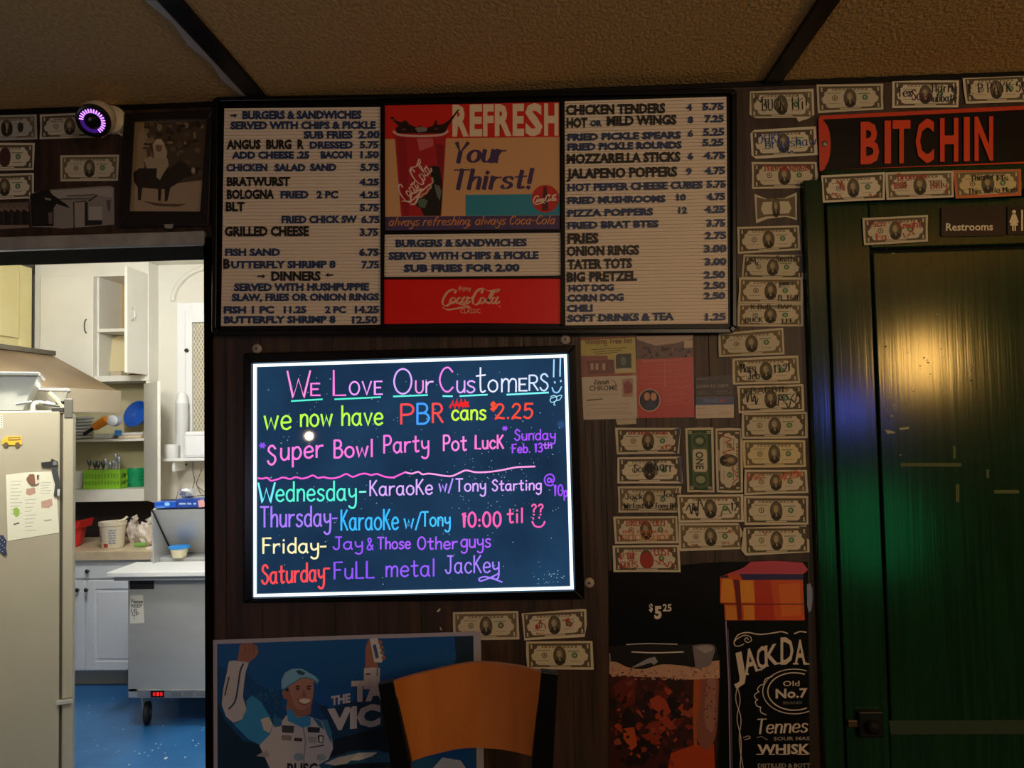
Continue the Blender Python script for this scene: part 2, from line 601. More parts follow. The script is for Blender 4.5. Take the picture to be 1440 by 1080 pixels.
# a torn strip of white tape along the left batten
tp = MB()
xa = P(369, 133).x - 0.03
tp.hexa([(xa - 0.006 - 0.012 * (i % 2), -0.04 - 0.085 * i, CZ - 0.001) for i in range(6)] + [(xa + 0.003, -0.04 - 0.085 * i, CZ - 0.001) for i in range(5, -1, -1)],
        [(xa - 0.006 - 0.012 * (i % 2), -0.04 - 0.085 * i, CZ - 0.004) for i in range(6)] + [(xa + 0.003, -0.04 - 0.085 * i, CZ - 0.004) for i in range(5, -1, -1)], M('d8d2c4', 0.7))
tag(tp.build('torn_tape_strip'), 'torn white tape strip peeling beside the ceiling batten over the menu board', 'tape')

# ------------------------------------------------------------------ green door and its casing
cs = MB()
cs.box((DX0 - 0.058, -0.022, 0), (DX0 - 0.012, 0.12, DTOP + 0.05), MAT_GREEN)
cs.box((DX0 - 0.012, -0.016, DTOP + 0.012), (DX1 + 0.058, 0.12, DTOP + 0.075), MAT_GREEN)
cs.box((DX1 + 0.012, -0.022, 0), (DX1 + 0.058, 0.12, DTOP + 0.05), MAT_GREEN)
struct(cs.build('trim_6', bevel=0.004))
sx = P(1229, 480).x
rz1 = P(1300, 347).z
rz0 = P(1300, 1022).z
dr = thing('door_1', 'green', 'door', (DX0 + 0.4, 0.02, 0))
del dr['label'], dr['category']
struct(dr)
b = MB()
b.box((DX0, 0.0, 0.01), (sx, 0.045, DTOP), MAT_GREEN)
b.box((DX1 - 0.11, 0.0, 0.01), (DX1, 0.045, DTOP), MAT_GREEN)
b.box((sx + 0.001, 0.0005, rz1), (DX1 - 0.111, 0.045, DTOP), MAT_GREEN)
b.box((sx + 0.001, 0.0005, rz0 - 0.16), (DX1 - 0.111, 0.045, rz0 - 0.012), MAT_GREEN)
b.box((sx + 0.001, 0.0005, 0.01), (DX1 - 0.111, 0.045, 0.2), MAT_GREEN)
b.build('door_frame', dr, bevel=0.003)
b = MB()
for z0, z1 in ((rz0 + 0.006, rz1 - 0.009), (0.21, rz0 - 0.17)):
    b.box((sx + 0.008, 0.006, z0), (DX1 - 0.118, 0.03, z1), MAT_GREEN, 0.003)
    b.box((sx, 0.03, z0 - 0.02), (DX1 - 0.11, 0.04, z1 + 0.02), M('060806', 0.9))
b.build('door_panel', dr)
b = MB()
b.hexa([(sx + 0.002, 0.006, rz0 + 0.012), (sx + 0.002, -0.002, rz0 - 0.016), (sx + 0.002, 0.012, rz0 - 0.012)], [(DX1 - 0.112, 0.006, rz0 + 0.012), (DX1 - 0.112, -0.002, rz0 - 0.016), (DX1 - 0.112, 0.012, rz0 - 0.012)], M('1a3020', 0.65, spec=0.25))
b.build('panel_bead', dr)
# chipped paint and tape left on the door
random.seed(4)
b = MB(lambda x, y, l: P(x, y, 0.0056 - l))
for k in range(46):
    x, y = random.choice([(1262, 566), (1290, 440), (1262, 470), (1320, 505), (1240, 575), (1255, 640), (1335, 540), (1250, 356)])
    x += random.gauss(0, 22)
    y += random.gauss(0, 14)
    if x < 1243 or x > 1436:
        continue
    a = random.uniform(0.5, 2.2)
    b.poly([(x - a, y), (x - a * .2, y - a * .8), (x + a * 1.1, y - a * .3), (x + a * .5, y + a * .6)], M(random.choice(['d5cdb8', 'a9a286', '0c1208']), 0.6), 0.0004)
b.poly([(1244, 604), (1258, 607), (1259, 609), (1248, 610)], M('9a9a7c'), 0.0004)
b.poly([(1264, 602), (1278, 600), (1279, 603), (1266, 605)], M('9a9a7c'), 0.0004)
b.build('paint_chips', dr)
b = MB(lambda x, y, l: P(x, y, 0.0056 - l))
tm = M('4c5a33', 0.75)
for r in ((1266, 651, 1352, 656), (1340, 627, 1344, 645), (1387, 660, 1391, 672), (1344, 681, 1349, 706), (1398, 689, 1433, 694)):
    b.rect(*r, tm, 0.0006)
b.build('tape_residue', dr)
# the latch on the lock rail
b = MB()
c = P(1224, 1018, -0.01)
b.box((c.x - 0.028, -0.016, c.z - 0.03), (c.x + 0.028, 0.001, c.z + 0.03), M('0f0d0b', 0.5, 0.4), 0.004)
b.box((c.x - 0.05, -0.010, c.z - 0.008), (c.x + 0.03, -0.002, c.z + 0.008), M('4a3a20', 0.5, 0.5), 0.002)
b.lathe((c.x, -0.016, c.z), [(0.010, 0), (0.014, 0.006), (0.016, 0.014), (0.011, 0.02), (0.001, 0.021)], M('100e0c', 0.5, 0.4), 20, (0, -1, 0))
b.build('door_latch', dr)

# ------------------------------------------------------------------ kitchen shell
KY, KL, KR, KC = 3.80, -4.0, 0.4, 2.86
struct(boxes('wall_kitchen_back', [((KL, KY, 0), (KR, KY + 0.1, KC))], MAT_CREAM))
struct(boxes('wall_kitchen_left', [((KL - 0.1, 0.12, 0), (KL, KY, KC))], MAT_CREAM))
struct(boxes('wall_kitchen_right', [((KR, 0.12, 0), (KR + 0.1, KY, KC))], MAT_CREAM))
struct(boxes('wall_kitchen_front', [((KL, 0.12, CZ), (KR, 0.16, KC)), ((JX + 0.02, 0.122, 0), (KR, 0.16, CZ)), ((KL, 0.122, HZ + 0.005), (JX + 0.02, 0.16, CZ))], MAT_CREAM))
struct(boxes('wall_kitchen_recess', [((P(222.5, 600, 3.59).x, 3.59, P(250, 702, 3.59).z), (KR, KY, KC))], MAT_CREAM))
struct(boxes('ceiling_kitchen', [((KL, 0.12, KC), (KR, KY, KC + 0.05))], MAT_CREAM))
fl = MB()
fl.box((KL, 0.0, -0.05), (KR, KY, 0), MAT_BLUEFLOOR)
struct(fl.build('floor_kitchen'))
# dark splashback behind the worktop
struct(boxes('trim_7', [((KL, KY - 0.012, 0.86), (-1.0, KY, 1.15))], M('2a2023', 0.5)))
# ------------------------------------------------------------------ menu board
BY = 0.028                                       # the board's face stands this far off the wall
bd = thing('menu_board', 'long black framed letter board with burger and snack prices under the ceiling', 'menu board', P(668, 465, -0.002))


def W(y0):
    return lambda x, y, l: P(x, y, -(y0 + l))


b = MB(W(0.0))
ox = [(303, 137), (1036, 124.5), (1037, 466), (1030, 469.5), (305, 472), (297, 466)]
b.slab([(299, 141), (304, 136.5), (1030, 124.5), (1036, 129), (1036.5, 462), (1030, 468.5), (304, 472), (297.5, 466)], MAT_BLACK, 0.0, BY - 0.006)
# raised rim all round
rim = [[(299, 141), (304, 136.5), (1030, 124.5), (1036, 129), (1036.5, 462), (1030, 468.5), (304, 472), (297.5, 466)],
       [(306, 144), (309, 142.5), (1025, 131), (1029, 134), (1030, 457), (1026, 461.5), (309, 464.5), (304, 461)]]
a_, c_ = rim
RIM = M('0a0a0b', 0.3, spec=0.3)
for i in range(8):
    k = (i + 1) % 8
    b.slab([a_[i], a_[k], c_[k], c_[i]], RIM, BY - 0.006, BY + 0.008)
b.build('frame', bd, bevel=0.002)
for (x0, y0a, y0b, x1, y1a, y1b) in ((535.5, 150, 459, 540.5, 150, 459), (789, 142, 457, 793.5, 142, 457)):
    b = MB(W(BY - 0.006))
    b.slab([(x0, y0a), (x1, y1a), (x1, y1b), (x0, y0b)], MAT_BLACK, 0, 0.012)
    b.build('divider', bd)
INK, BLU = M('14110f', 0.5), M('1d3566', 0.5)
PANEL = M('e6dacb', 0.55)


def letter_panel(name, quad, n):
    """a ribbed white letter panel: n fine grooves"""
    p = MB(W(BY - 0.006))
    (ax, ay), (bx, by), (cx, cy), (dx, dy) = quad

    def Q(u, v, l):
        x = (ax + (bx - ax) * u) * (1 - v) + (dx + (cx - dx) * u) * v
        y = (ay + (by - ay) * u) * (1 - v) + (dy + (cy - dy) * u) * v
        return P(x, y, -(BY - 0.006 + l))
    vs, fs = [], []
    prof = []
    for k in range(n):
        prof += [(k / n, 0.006), ((k + 0.64) / n, 0.006), ((k + 0.68) / n, 0.0015), ((k + 0.97) / n, 0.0015)]
    prof.append((1.0, 0.006))
    for v, l in prof:
        vs += [Q(0, v, l), Q(1, v, l)]
    for i in range(len(prof) - 1):
        fs.append((2 * i, 2 * i + 1, 2 * i + 3, 2 * i + 2))
    m = len(vs)
    vs += [Q(0, 0, 0), Q(1, 0, 0), Q(1, 1, 0), Q(0, 1, 0)]
    fs.append((m, m + 1, m + 2, m + 3))
    fs.append((m + 0, m + 1, 1, 0))
    fs.append((m + 3, m + 2, 2 * len(prof) - 1, 2 * len(prof) - 2))
    p.raw(vs, fs, PANEL)
    return p.build(name, bd)


def lines(panel, rows, slope):
    for row in rows:
        for (txt, x0, x1, y0, y1, ink) in row:
            t = MB(W(BY + 0.0004))
            if txt in '<>':
                s = 1 if txt == '>' else -1
                ym = (y0 + y1) / 2
                xa, xb = (x0, x1) if s > 0 else (x1, x0)
                t.slab([(xa, ym - 1), (xb - 4 * s, ym - 1), (xb - 4 * s, ym - 3.2), (xb, ym), (xb - 4 * s, ym + 3.2), (xb - 4 * s, ym + 1), (xa, ym + 1)], ink, 0, 0.0012)
            else:
                t.type(txt, x0, x1, y0, y1, ink, 0.0, slope, 0.05 if ink is BLU else 0.046, 0.0012)
            t.build('arrow' if txt in '<>' else 'price' if txt[0].isdigit() and '.' in txt else 'menu_words', panel)


K_, B_ = INK, BLU
lp = letter_panel('letter_panel', [(315.5, 152.5), (535, 150.5), (535.5, 456.5), (310.8, 458.5)], 62)
lines(lp, [
    [('>', 324, 333.5, 159, 166, B_), ('BURGERS & SANDWICHES', 341, 508.5, 156, 167.8, B_)],
    [('SERVED WITH CHIPS & PICKLE', 324, 528.5, 171, 182, B_)],
    [('SUB FRIES', 427, 496, 184.2, 195, B_), ('2.00', 504, 534, 184, 194.5, B_)],
    [('ANGUS  BURG  R', 318.7, 427.5, 196.5, 210, K_), ('DRESSED', 435.5, 496.5, 199, 209, B_), ('5.75', 506, 532.5, 198.5, 208.5, B_)],
    [('ADD CHEESE .25', 326, 435, 213, 223.5, B_), ('BACON', 451, 495, 212.5, 223, B_), ('1.50', 507, 533, 212.5, 222.5, B_)],
    [('CHICKEN', 318, 376, 230.5, 241, B_), ('SALAD', 386, 429.5, 230.5, 241, B_), ('SAND', 436, 473, 230, 240.5, B_), ('5.75', 507, 533, 230, 240.5, B_)],
    [('BRATWURST', 319, 408, 249, 262, K_), ('4.25', 505.5, 533, 251, 261, B_)],
    [('BOLOGNA', 319, 385.5, 266.5, 280, K_), ('FRIED', 394.5, 434, 268.5, 279, B_), ('2 PC', 445, 475.5, 268.5, 279, B_), ('4.25', 505.5, 533, 269, 279, B_)],
    [('BLT', 317.5, 344, 284, 297.5, K_), ('5.75', 506, 533, 286.5, 297, B_)],
    [('FRIED CHICK SW', 396, 502, 303.5, 314, B_), ('6.75', 508, 534, 303.5, 314, B_)],
    [('GRILLED CHEESE', 316, 434.5, 318.5, 332.5, K_), ('3.75', 506, 532, 321, 332, B_)],
    [('FISH SAND', 316.5, 394, 349.5, 360, B_), ('6.75', 505, 533, 349.5, 360, B_)],
    [('B', 314, 323.5, 364, 378, K_), ('UTTERFLY SHRIMP 8', 325, 472, 367, 377.5, B_), ('7.75', 508.5, 533, 367, 377.5, B_)],
    [('>', 362, 373, 385, 392, K_), ('DINNERS', 381.5, 451, 381.5, 395, K_), ('<', 458, 468.5, 383, 390, K_)],
    [('SERVED WITH HUSHPUPPIE', 329, 519, 398.5, 409.5, B_)],
    [('SLAW, FRIES OR ONION RINGS', 326, 533, 413, 423.5, B_)],
    [('FISH 1 PC', 314.5, 385.5, 430.5, 441, B_), ('11.25', 399, 431, 430.5, 440.5, B_), ('2 PC', 457, 486.5, 430.5, 440.5, B_), ('14.25', 499, 533, 430, 440.5, B_)],
    [('BUTTERFLY SHRIMP 8', 315, 472, 444.5, 455, B_), ('12.50', 495, 531, 444.5, 455, B_)],
], -0.004)
rp = letter_panel('letter_panel', [(794, 142.5), (1021.5, 136), (1024, 455), (795, 457.5)], 64)
lines(rp, [
    [('CHICKEN TENDERS', 796, 935.6, 147.7, 162, K_), ('4', 965.6, 973.2, 146, 155.8, B_), ('5.75', 988, 1018, 144.8, 155, B_)],
    [('HOT', 797, 826, 166, 180, K_), ('OR', 830, 846.5, 169.5, 178, B_), ('MILD WINGS', 853.5, 951.5, 163.2, 177.2, K_), ('8', 967.5, 975, 163.5, 173.5, B_), ('7.25', 991, 1018, 161.8, 172.5, B_)],
    [('FRIED PICKLE SPEARS', 798, 958, 187.8, 198.2, B_), ('6', 967.5, 975, 183, 192.5, B_), ('5.25', 989, 1019, 180.5, 191, B_)],
    [('FRIED PICKLE ROUNDS', 798, 959, 201.5, 212.2, B_), ('5.25', 988, 1018, 195.5, 205.5, B_)],
    [('MOZZARELLA STICKS', 797, 957, 216.5, 230.6, K_), ('6', 967.5, 975, 214.7, 224.5, B_), ('4.75', 989.6, 1020, 213.6, 224, B_)],
    [('JALAPENO POPPERS', 797, 952.5, 237.2, 251.6, K_), ('9', 965, 973, 236, 246, B_), ('4.75', 991, 1020, 235, 245.3, B_)],
    [('HOT PEPPER CHEESE CUBES', 798, 988.5, 258.4, 269, B_), ('5.75', 994, 1021, 253.8, 264.3, B_)],
    [('FRIED MUSHROOMS', 798, 936, 277, 287.3, B_), ('10', 951.6, 964.8, 272.8, 282.3, B_), ('4.75', 993.7, 1020, 271.4, 281.8, B_)],
    [('PIZZA POPPERS', 798, 918.8, 294.8, 305.2, B_), ('12', 954, 966.6, 291, 300.5, B_), ('4.25', 991, 1020, 289.3, 299.8, B_)],
    [('FRIED BRAT BTES', 798, 926.5, 312, 322.3, B_), ('3.75', 994, 1020.3, 308.5, 319, B_)],
    [('FRIES', 798, 842, 328.4, 343, K_), ('2.75', 991.5, 1021.5, 326, 336.6, B_)],
    [('ONION RINGS', 797, 899, 346.4, 360.4, K_), ('3.00', 990, 1022, 344.5, 355.2, B_)],
    [('TATER TOTS', 798, 889, 364.8, 379, K_), ('3.00', 991, 1022, 363, 373.6, B_)],
    [('BIG PRETZEL', 797, 896, 382.8, 396.8, K_), ('2.50', 990, 1020, 381.2, 391.8, B_)],
    [('HOT DOG', 799.7, 863.4, 400.4, 410.4, B_), ('2.50', 990, 1020.3, 396.2, 406.8, B_)],
    [('CORN DOG', 798, 877, 414, 424.8, B_), ('2.50', 990, 1020, 411, 421.2, B_)],
    [('CHILI', 797.4, 833.5, 428.6, 439.2, B_)],
    [('SOFT DRINKS & TEA', 798, 948, 442.5, 453.2, B_), ('1.25', 992, 1021, 440.3, 451, B_)],
], -0.021)
sp = letter_panel('letter_strip', [(541, 329.8), (788.5, 327), (788.8, 387.5), (540.5, 389.5)], 13)
lines(sp, [[('BURGERS & SANDWICHES', 556.5, 741, 336.8, 347.4, B_)],
           [('SERVED WITH CHIPS & PICKLE', 546.5, 757.5, 354.4, 365.4, B_)],
           [('SUB FRIES FOR 2.00', 567.5, 730.8, 371.8, 382.8, B_)]], -0.006)
for x0, x1 in ((541, 788), ):
    b = MB(W(BY - 0.006))
    b.slab([(x0 - 2, 324.5), (x1 + 2, 322.2), (x1 + 2, 327), (x0 - 2, 329.5)], MAT_BLACK, 0, 0.010)
    b.slab([(x0 - 2, 389.6), (x1 + 2, 387.4), (x1 + 2, 391.2), (x0 - 2, 392.6)], MAT_BLACK, 0, 0.010)
    b.build('divider', bd)


def cola(b, x0, x1, yb, cap, m, l, ang=0.0, wd=None):
    """the flowing script wordmark with its looping capitals, drawn along a line tilted by ang"""
    ca, sa = math.cos(ang), math.sin(ang)
    sx = (x1 - x0) / 100.0
    sy = cap / 36.0
    wd = wd or cap * 0.13

    def T(p):
        x, y = p[0] * sx, p[1] * sy
        return (x0 + x * ca - y * sa, yb - x * sa - y * ca)
    nib = (0.34, 0.5)
    for st, k in (
        ([(22, 30), (24, 35), (18, 37), (9, 30), (2, 14), (2, 3), (8, 0), (14, 5), (20, 9), (30, 4), (44, 0), (48, -5), (40, -3), (26, -6), (10, -9), (2, -4)], 1.15),
        ([(22, 18), (17, 17), (14, 9), (17, 5), (22, 9), (23, 15), (20, 19)], 1),
        ([(33, 17), (29, 18), (26, 10), (29, 5), (34, 10)], 1),
        ([(43, 18), (38, 19), (35, 9), (38, 5), (43, 12)], 1),
        ([(45, 20), (42, 8), (44, 5), (48, 10)], 1),
        ([(47, 17), (52, 19)], 0.8),
        ([(68, 30), (70, 36), (64, 38), (57, 28), (53, 14), (54, 5), (60, 3), (66, 11)], 1.2),
        ([(62, 34), (70, 40), (80, 34), (90, 36), (99, 38), (94, 32), (88, 33)], 0.8),
        ([(72, 18), (67, 17), (65, 8), (68, 5), (73, 10), (74, 16), (70, 19)], 1),
        ([(76, 8), (84, 20), (90, 34), (86, 33), (80, 16), (79, 6), (83, 7)], 1),
        ([(93, 17), (88, 18), (85, 8), (88, 5), (93, 11)], 1),
        ([(96, 20), (92, 8), (94, 5), (99, 9)], 1),
    ):
        b.curve([T(p) for p in st], wd * k, m, l, nib)


# cola advert panel
RED, CREAM, PLUM = M('d4241c', 0.4), M('d9a877', 0.45), M('4a3a68', 0.45)
b = MB(W(BY - 0.006), (530, 130, 5.3333))
b.slab([(60, 98), (1370, 72), (1372, 1025), (62, 1035)], CREAM, 0, 0.005)
L0 = 0.0053
b.poly([(60, 98), (1370, 72), (1370, 333), (60, 350)], RED, L0)
b.poly([(665, 768), (1372, 760), (1372, 920), (665, 926)], M('2a8fae', 0.45), L0)
b.poly([(60, 932), (1372, 922), (1372, 1025), (62, 1035)], PLUM, L0)
xs = [(566, 690), (696, 790), (796, 876), (884, 1010), (1018, 1104), (1112, 1242), (1254, 1362)]
WHT = M('efd9bd', 0.45)
for ch, (xa, xb) in zip('REFRESH', xs):
    k = (xa - 560) / 800
    b.type(ch, xa, xb, 92 - 12 * k, 332 - 8 * k, WHT, L0 + 0.0003, -0.012, 0.045)
# cup
CUP = M('b3202a', 0.4)
b.poly([(132, 298), (520, 296), (506, 560), (482, 926), (182, 929)], CUP, L0 + 0.0003)
b.poly([(150, 330), (215, 338), (235, 640), (240, 925), (200, 926)], M('9c1a24', 0.4), L0 + 0.0004)
b.poly([(300, 345), (420, 345), (425, 400), (320, 440)], M('d0636a', 0.4), L0 + 0.0004)
b.poly([(440, 380), (505, 400), (490, 700), (470, 640), (450, 520)], M('8c1620', 0.4), L0 + 0.0004)
b.poly([(95, 182), (118, 182), (150, 214), (185, 222), (215, 208), (246, 240), (300, 262), (330, 246), (360, 270), (420, 250), (446, 200), (452, 244), (500, 236), (545, 205), (605, 130), (622, 124), (560, 214), (524, 270), (514, 306), (150, 306), (140, 268), (162, 250), (128, 216)], M('2a1512', 0.35), L0 + 0.0006)
b.poly([(285, 268), (330, 256), (380, 270), (370, 292), (310, 300)], M('8a7f7e', 0.4), L0 + 0.0007)
for sx in ((180, 262, 230, 292), (420, 262, 470, 286), (120, 196, 146, 214)):
    b.oval((sx[0] + sx[2]) / 2, (sx[1] + sx[3]) / 2, 16, 7, M('6b4038', 0.4), L0 + 0.0007, 8)
b.curve([(124, 292), (170, 318), (325, 328), (480, 318), (532, 290)], 17, M('e2b3ae', 0.4), L0 + 0.0009)
# bottle and cap held inside the cup print
b.poly([(395, 560), (430, 548), (470, 560), (492, 690), (490, 780), (478, 925), (352, 925), (330, 870), (296, 850), (290, 800), (340, 790), (395, 740), (412, 660)], M('1d1716', 0.4), L0 + 0.0008)
b.poly([(300, 805), (355, 796), (382, 812), (360, 868), (318, 858)], M('5d7260', 0.4), L0 + 0.0009)
b.poly([(430, 690), (468, 700), (486, 740), (470, 815), (446, 760)], M('66766a', 0.4), L0 + 0.0009)
b.stroke([(300, 792), (330, 784), (345, 764), (372, 756), (382, 730), (404, 714), (404, 690), (420, 670), (414, 640)], 14, M('cfa78c', 0.4), L0 + 0.0011)
cola(b, 240, 555, 835, 140, M('f0cfc0', 0.4), L0 + 0.0013, 0.90, 13)
b.curve([(190, 815), (260, 810), (330, 745), (395, 690)], 12, M('f0cfc0', 0.4), L0 + 0.0013, (0.3, 0.4))
# slogan
for tx, xa, xb, yb in (('Your', 566, 975, 522), ('Thirst!', 560, 1178, 722)):
    b.script(tx, xa, xb, yb, 140, 33, M('43305f', 0.45), L0 + 0.0003, -0.01, 0.22, (0.28, 0.0), 12)
b.script('always refreshing, always Coca-Cola', 85, 1350, 1000, 62, 9, M('d98f4e', 0.45), L0 + 0.0003, -0.012, 0.35, (0.5, 0.6))
# round badge
b.oval(1264, 797, 103, 104, M('c42a22', 0.4), L0 + 0.0005, 28)
b.poly([(1250, 705), (1272, 705), (1276, 745), (1288, 790), (1284, 885), (1240, 888), (1238, 790), (1248, 745)], M('5a1713', 0.4), L0 + 0.0007)
cola(b, 1172, 1350, 828, 50, M('f3ddd0', 0.4), L0 + 0.0009, 0.06, 8)
b.build('advert_panel', bd)

b = MB(W(BY - 0.006), (530, 310, 5.3333))
b.slab([(50, 440), (400, 430), (720, 427), (1050, 430), (1388, 437), (1390, 776), (720, 768), (48, 777)], M('ea120e', 0.32), 0, 0.005)
PK = M('eab79c', 0.4)
cola(b, 487, 925, 640, 118, PK, L0 + 0.0003, 0.0, 15)
b.script('Enjoy', 612, 705, 522, 28, 5, PK, L0 + 0.0003, 0, 0.2)
b.type('CLASSIC', 625, 776, 664, 696, PK, L0 + 0.0003, 0, 0.004)
b.oval(920, 646, 6, 6, PK, L0 + 0.0003, 8)
b.build('logo_panel', bd)

# ------------------------------------------------------------------ lit writing board
nb = thing('lit_writing_board', 'glowing LED writing board with neon marker lettering hanging under the menu board', 'sign board', P(582, 845, -0.002))
b = MB(W(0.0))
O_ = [(343, 497), (809.5, 485.5), (822, 842.5), (342.5, 848)]
I_ = [(354, 510.5), (799, 496.5), (808.5, 830.5), (355, 841.5)]
b.slab(O_, MAT_BLACK, 0, 0.012)
for i in range(4):
    k = (i + 1) % 4
    b.slab([O_[i], O_[k], I_[k], I_[i]], M('070709', 0.28, spec=0.25), 0.012, 0.024)
b.build('frame', nb, bevel=0.002)
b = MB(W(0.012))
GLASS = bpy.data.materials.new('edge_lit_acrylic')
GLASS.use_nodes = True
nt = GLASS.node_tree
pb = nt.nodes['Principled BSDF']
pb.inputs['Base Color'].default_value = (0.004, 0.006, 0.010, 1)
pb.inputs['Roughness'].default_value = 0.03
tcn = nt.nodes.new('ShaderNodeTexCoord')
no = nt.nodes.new('ShaderNodeTexNoise')
no.inputs['Scale'].default_value = 5.0
no.inputs['Detail'].default_value = 5.0
cr = nt.nodes.new('ShaderNodeValToRGB')
cr.color_ramp.elements[0].color = (*hexc('19304c'), 1)
cr.color_ramp.elements[1].color = (*hexc('24496c'), 1)
cr.color_ramp.elements[0].position = 0.3
cr.color_ramp.elements[1].position = 0.75
nt.links.new(tcn.outputs['Object'], no.inputs['Vector'])
nt.links.new(no.outputs['Fac'], cr.inputs[0])
nt.links.new(cr.outputs[0], pb.inputs['Emission Color'])
pb.inputs['Emission Strength'].default_value = 0.8
b.slab(I_, GLASS, 0, 0.004)
b.build('writing_surface', nb)
b = MB(W(0.016))
LED = M('e8ffff', 0.4, 0, 1.6)
A_ = [(356, 512), (797.2, 498.3), (806.7, 828.8), (356.6, 839.8)]
C_ = [(361, 516), (793, 502.8), (802, 824.5), (360.6, 835.4)]
for i in range(4):
    k = (i + 1) % 4
    b.slab([A_[i], A_[k], C_[k], C_[i]], LED, 0, 0.004)
b.build('light_border', nb)
b = MB(W(0.016))
random.seed(21)
SPK = M('a9c8de', 0.5, 0, 0.7)
for k in range(300):
    if k < 150:
        x, y = random.uniform(366, 790), random.uniform(520, 825)
    elif k < 200:
        x, y = random.gauss(705, 32), random.gauss(690, 30)
    elif k < 240:
        x, y = random.gauss(775, 14), random.gauss(815, 8)
    else:
        x, y = random.uniform(640, 790), random.uniform(560, 720)
    if not (364 < x < 796 and 520 < y < 822):
        continue
    r = random.uniform(0.3, 0.85)
    b.oval(x, y, r * random.uniform(.8, 1.4), r, SPK, 0.0003, 5)
b.build('marker_specks', nb)['kind'] = 'stuff'


def ink(h, e=1.1):
    return M(h, 0.5, 0, e)


def wline(items):
    """one written line: (text, x0, x1, baseline, capital height, colour, pen, slope)"""
    for it in items:
        t = MB(W(0.016))
        if it[0] == 'curve':
            t.curve(it[1], it[3], ink(it[2]), 0.0008)
        elif it[0] == 'line':
            t.stroke(it[1], it[3], ink(it[2]), 0.0008)
        else:
            tx, x0, x1, yb, cap, col = it[:6]
            t.script(tx, x0, x1, yb, cap, it[6] if len(it) > 6 else 2.3, ink(col), 0.0006, it[7] if len(it) > 7 else -0.015)
        t.build('written_word' if len(it[0]) == 0 or it[0] not in ('curve', 'line') else 'drawn_line', nb)


PKN, LAV, WHB, TEAL, LIME = 'ff7fe0', 'd6a8ff', 'dfe4ff', '55f0d0', 'b6ff45'
wline([('W', 403, 437, 559, 37, 'ff8fd8', 2.4), ('E', 436, 450, 556, 16.5, PKN), ('L', 467, 486, 556, 35, PKN, 2.4), ('OVE', 491, 537.5, 555, 18, 'ee9cff'),
       ('O', 553, 580, 554, 35, LAV, 2.4), ('U', 583.5, 596, 552.5, 17, 'f28fe6'), ('r', 598, 609, 552.5, 27, 'e5b5ff'),
       ('C', 617, 637, 551, 34, 'f07fe8', 2.4), ('u', 641.5, 654, 552, 27, 'd9a8ff'), ('s', 656, 668, 552, 27, LAV), ('t', 669, 683, 551.5, 38, WHB), ('o', 686, 700, 551, 27, WHB),
       ('m', 704, 727, 551, 30, WHB), ('E', 729, 741, 549.5, 17, WHB), ('R', 743, 757, 549, 21, 'cfe0ff'), ('S', 759, 771, 549, 23, 'bfdcff'),
       ('line', [(779, 506), (778.5, 530)], '9fd4ff', 2), ('line', [(788, 504.5), (787.5, 529)], '9fd4ff', 2),
       ('line', [(780, 537), (780.5, 538.5)], '8fc8f5', 2.4), ('line', [(788.5, 535), (788.7, 536.5)], '8fc8f5', 2.4),
       ('curve', [(776.5, 545), (779, 551), (785, 551.5), (789.5, 544)], '8fc8f5', 2),
       ('curve', [(774, 558), (780, 556), (783, 562), (776, 566), (774, 561), (784, 557), (790, 556), (787, 562), (781, 564), (779, 569), (781, 569.5)], '9bdcf0', 1.2),
       ('line', [(410, 564), (453, 561.5)], TEAL, 2.2), ('line', [(471, 561.5), (535, 558.5)], TEAL, 2.2), ('line', [(553.5, 557.5), (601, 555.5)], '5ff5e0', 2.2),
       ('line', [(623, 557), (636, 557.2)], '6ff5ec', 2.2), ('line', [(647, 557), (685, 555)], '6ff5ec', 2.2), ('line', [(713, 555), (771, 552)], '7af2f2', 2.4)])
wline([('we', 371, 409, 604, 31, LIME, 2.8), ('now', 422, 467, 599.5, 27, LIME, 2.8), ('have', 480, 538, 598, 27, LIME, 2.8),
       ('P', 562, 582, 596, 27, 'ff4a48', 3), ('B', 585, 604, 596, 28, '3f9dff', 3), ('R', 607, 623, 594, 26, 'ff4a48', 3),
       ('cans', 635, 683, 590.5, 22, 'c8ff3c', 2.8), ('$', 690, 697, 577, 11, 'ff4a2a', 3), ('2.25', 696, 749, 588.5, 20, 'ff4633', 2.8),
       ('line', [(633, 573), (637, 564), (639, 574), (643, 562.5), (645, 574), (649, 562), (651, 573), (654, 563), (656, 572), (659, 567), (634, 570), (659, 571)], 'e02020', 3.2)])
wline([('*', 364, 374, 632, 11, '8a4cff', 2), ('S', 376, 388, 653, 26, PKN, 2.8), ('uper', 394, 454, 647, 27, 'ff78dc', 2.8, -0.08), ('Bowl', 469, 525, 643.5, 24, 'ff78dc', 2.8, -0.03),
       ('Party', 539, 603, 637, 24, 'ff78dc', 2.6, -0.04), ('Pot', 623, 656, 633.5, 21, 'ff86e0', 2.6), ('LucK', 668, 708, 631, 18.5, 'ff7ad2', 2.6),
       ('*', 706, 714, 607, 9, 'a04cff', 1.8), ('Sunday', 723.5, 781, 619, 14.5, 'a24cff', 2), ('Feb. 13', 720, 763, 637, 12, 'a24cff', 2, -0.04), ('th', 764, 776, 630.5, 8, 'b86cff', 1.7)])
